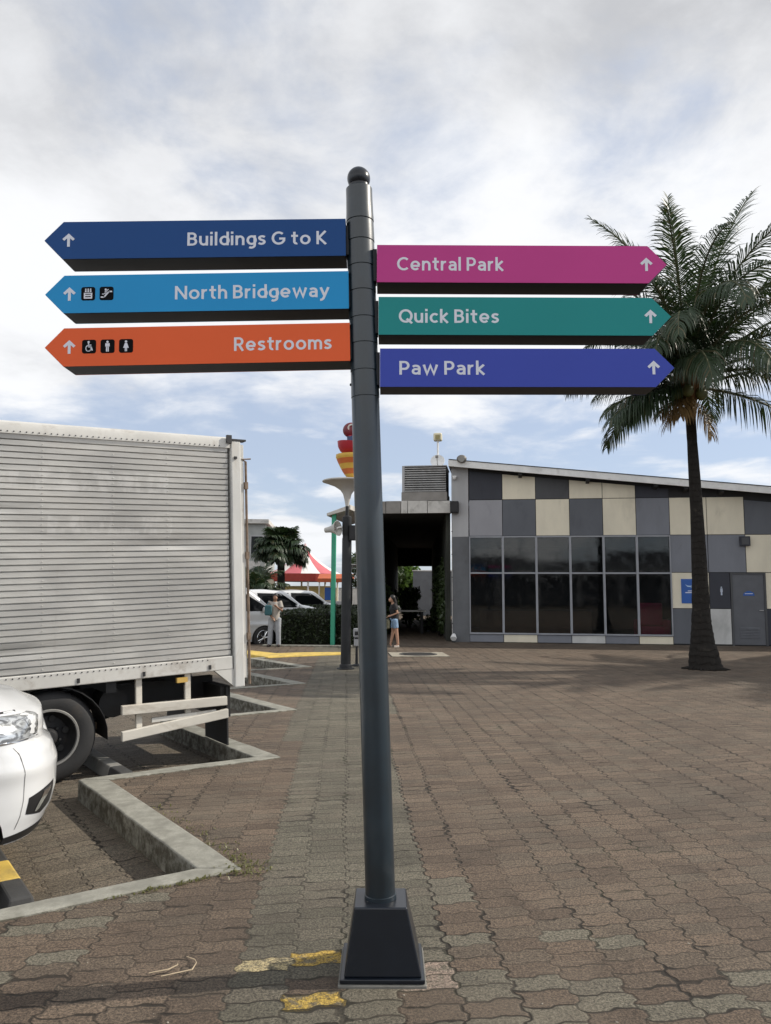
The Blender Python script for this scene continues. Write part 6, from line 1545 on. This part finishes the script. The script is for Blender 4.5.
mb = MB(); mb.box((-0.12, -0.055, 0), (0.12, 0.055, 0.26)); mb.build('pouch', M_olive, hb, bevel=0.035, seg=3)
mb = MB(); mb.tube([(-0.09, 0, 0.25), (-0.07, 0, 0.34), (0.0, 0.0, 0.37), (0.07, 0, 0.34), (0.09, 0, 0.25)], 0.010, 6); mb.build('handle', M_olive, hb)
mn = thing('person', 'person in beige shirt and pale jeans standing on the kerb beside the silver van', 'person', (-3.02, 21.3, 0.0), 0)
mn.scale = (0.86, 0.86, 0.86)
Jm = dict(pelvis=(0, 0, 0.90), waist=(0, 0, 1.05), chest=(0, 0.0, 1.27), neck=(0.0, -0.02, 1.43), head=(0.01, -0.05, 1.57), face=(0.3, -0.95),
          sh_l=(0.18, 0, 1.38), el_l=(0.23, -0.12, 1.14), wr_l=(0.08, -0.24, 1.27), sh_r=(-0.18, 0, 1.38), el_r=(-0.26, -0.04, 1.12), wr_r=(-0.06, -0.18, 0.93),
          hip_l=(0.10, 0, 0.86), kn_l=(0.12, -0.03, 0.48), an_l=(0.13, 0.0, 0.085), toe_l=(0.16, -0.17, 0.04), hip_r=(-0.10, 0, 0.86), kn_r=(-0.13, -0.03, 0.48), an_r=(-0.15, 0.0, 0.085), toe_r=(-0.19, -0.17, 0.04))
person_body(mn, Jm, M_skin2)
cloth(mn, 'shirt', [([(0, 0, 0.84), Jm['waist'], Jm['chest'], (0, -0.01, 1.42)], [0.155, 0.15, 0.165, 0.085]), ([Jm['chest'], Jm['sh_l'], (0.215, -0.08, 1.22)], [0.11, 0.085, 0.075]), ([Jm['chest'], Jm['sh_r'], (-0.235, -0.02, 1.20)], [0.11, 0.085, 0.075])], M_shirt)
cloth(mn, 'jeans', [([(0, 0, 0.95), Jm['pelvis']], [0.14, 0.15]), ([Jm['pelvis'], Jm['hip_l'], Jm['kn_l'], (0.13, 0, 0.06)], [0.13, 0.112, 0.082, 0.075]), ([Jm['pelvis'], Jm['hip_r'], Jm['kn_r'], (-0.15, 0, 0.06)], [0.13, 0.112, 0.082, 0.075])], M_jean)
mb = MB(); h = Jm['head']; mb.ball((h[0], h[1]+0.02, h[2]+0.03), 0.097, 16, (0.95, 1.05, 1.0)); merged(mb, 'hair', M_hair, mn, 0.012)
for s in ('l', 'r'):
    mb = MB(); a, k = Jm['an_'+s], Jm['toe_'+s]; mb.tube([(a[0], a[1]+0.03, 0.04), (k[0], k[1], 0.035)], [0.05, 0.042], 10); merged(mb, 'shoe', M_under, mn, 0.012)
tb = thing('teal_bag', 'dark teal bag slung at the shoulder of the person by the van', 'bag', (-3.02 - 0.16, 21.3 - 0.16, 0.98))
mb = MB(); mb.box((-0.10, -0.06, -0.13), (0.10, 0.06, 0.15)); mb.build('pouch', M_teal, tb, bevel=0.045, seg=3)
mb = MB(); mb.tube([(-0.05, 0, 0.14), (-0.02, 0.06, 0.22), (0.05, 0.12, 0.19)], 0.012, 6); mb.build('strap', M_teal, tb)

# ================================================================== opposite side of the square (seen only mirrored in the glass)
ar = thing('arcade_building', 'long low arcade on the opposite side of the square, mirrored in the hall windows', 'building', (4.0, -46.0, 0), 0)
mb = MB(); mb.box((-30, -8, 0), (34, 0, 5.2)); mb.box((2, -8, 5.202), (14, -1, 6.3)); mb.box((-18, -8, 5.202), (-8, -1, 6.0)); mb.build('wall', M_wall_d, ar)
mb = MB(); mb.box((-30.2, 0.002, 3.6), (34.2, 2.2, 3.9)); mb.build('awning', M_roofw, ar)
for k in range(14):
    mb = MB(); mb.box((-29 + k*4.6, 1.7, 0), (-28.6 + k*4.6, 2.0, 3.598)); mb.build('column', M_wall_l, ar)
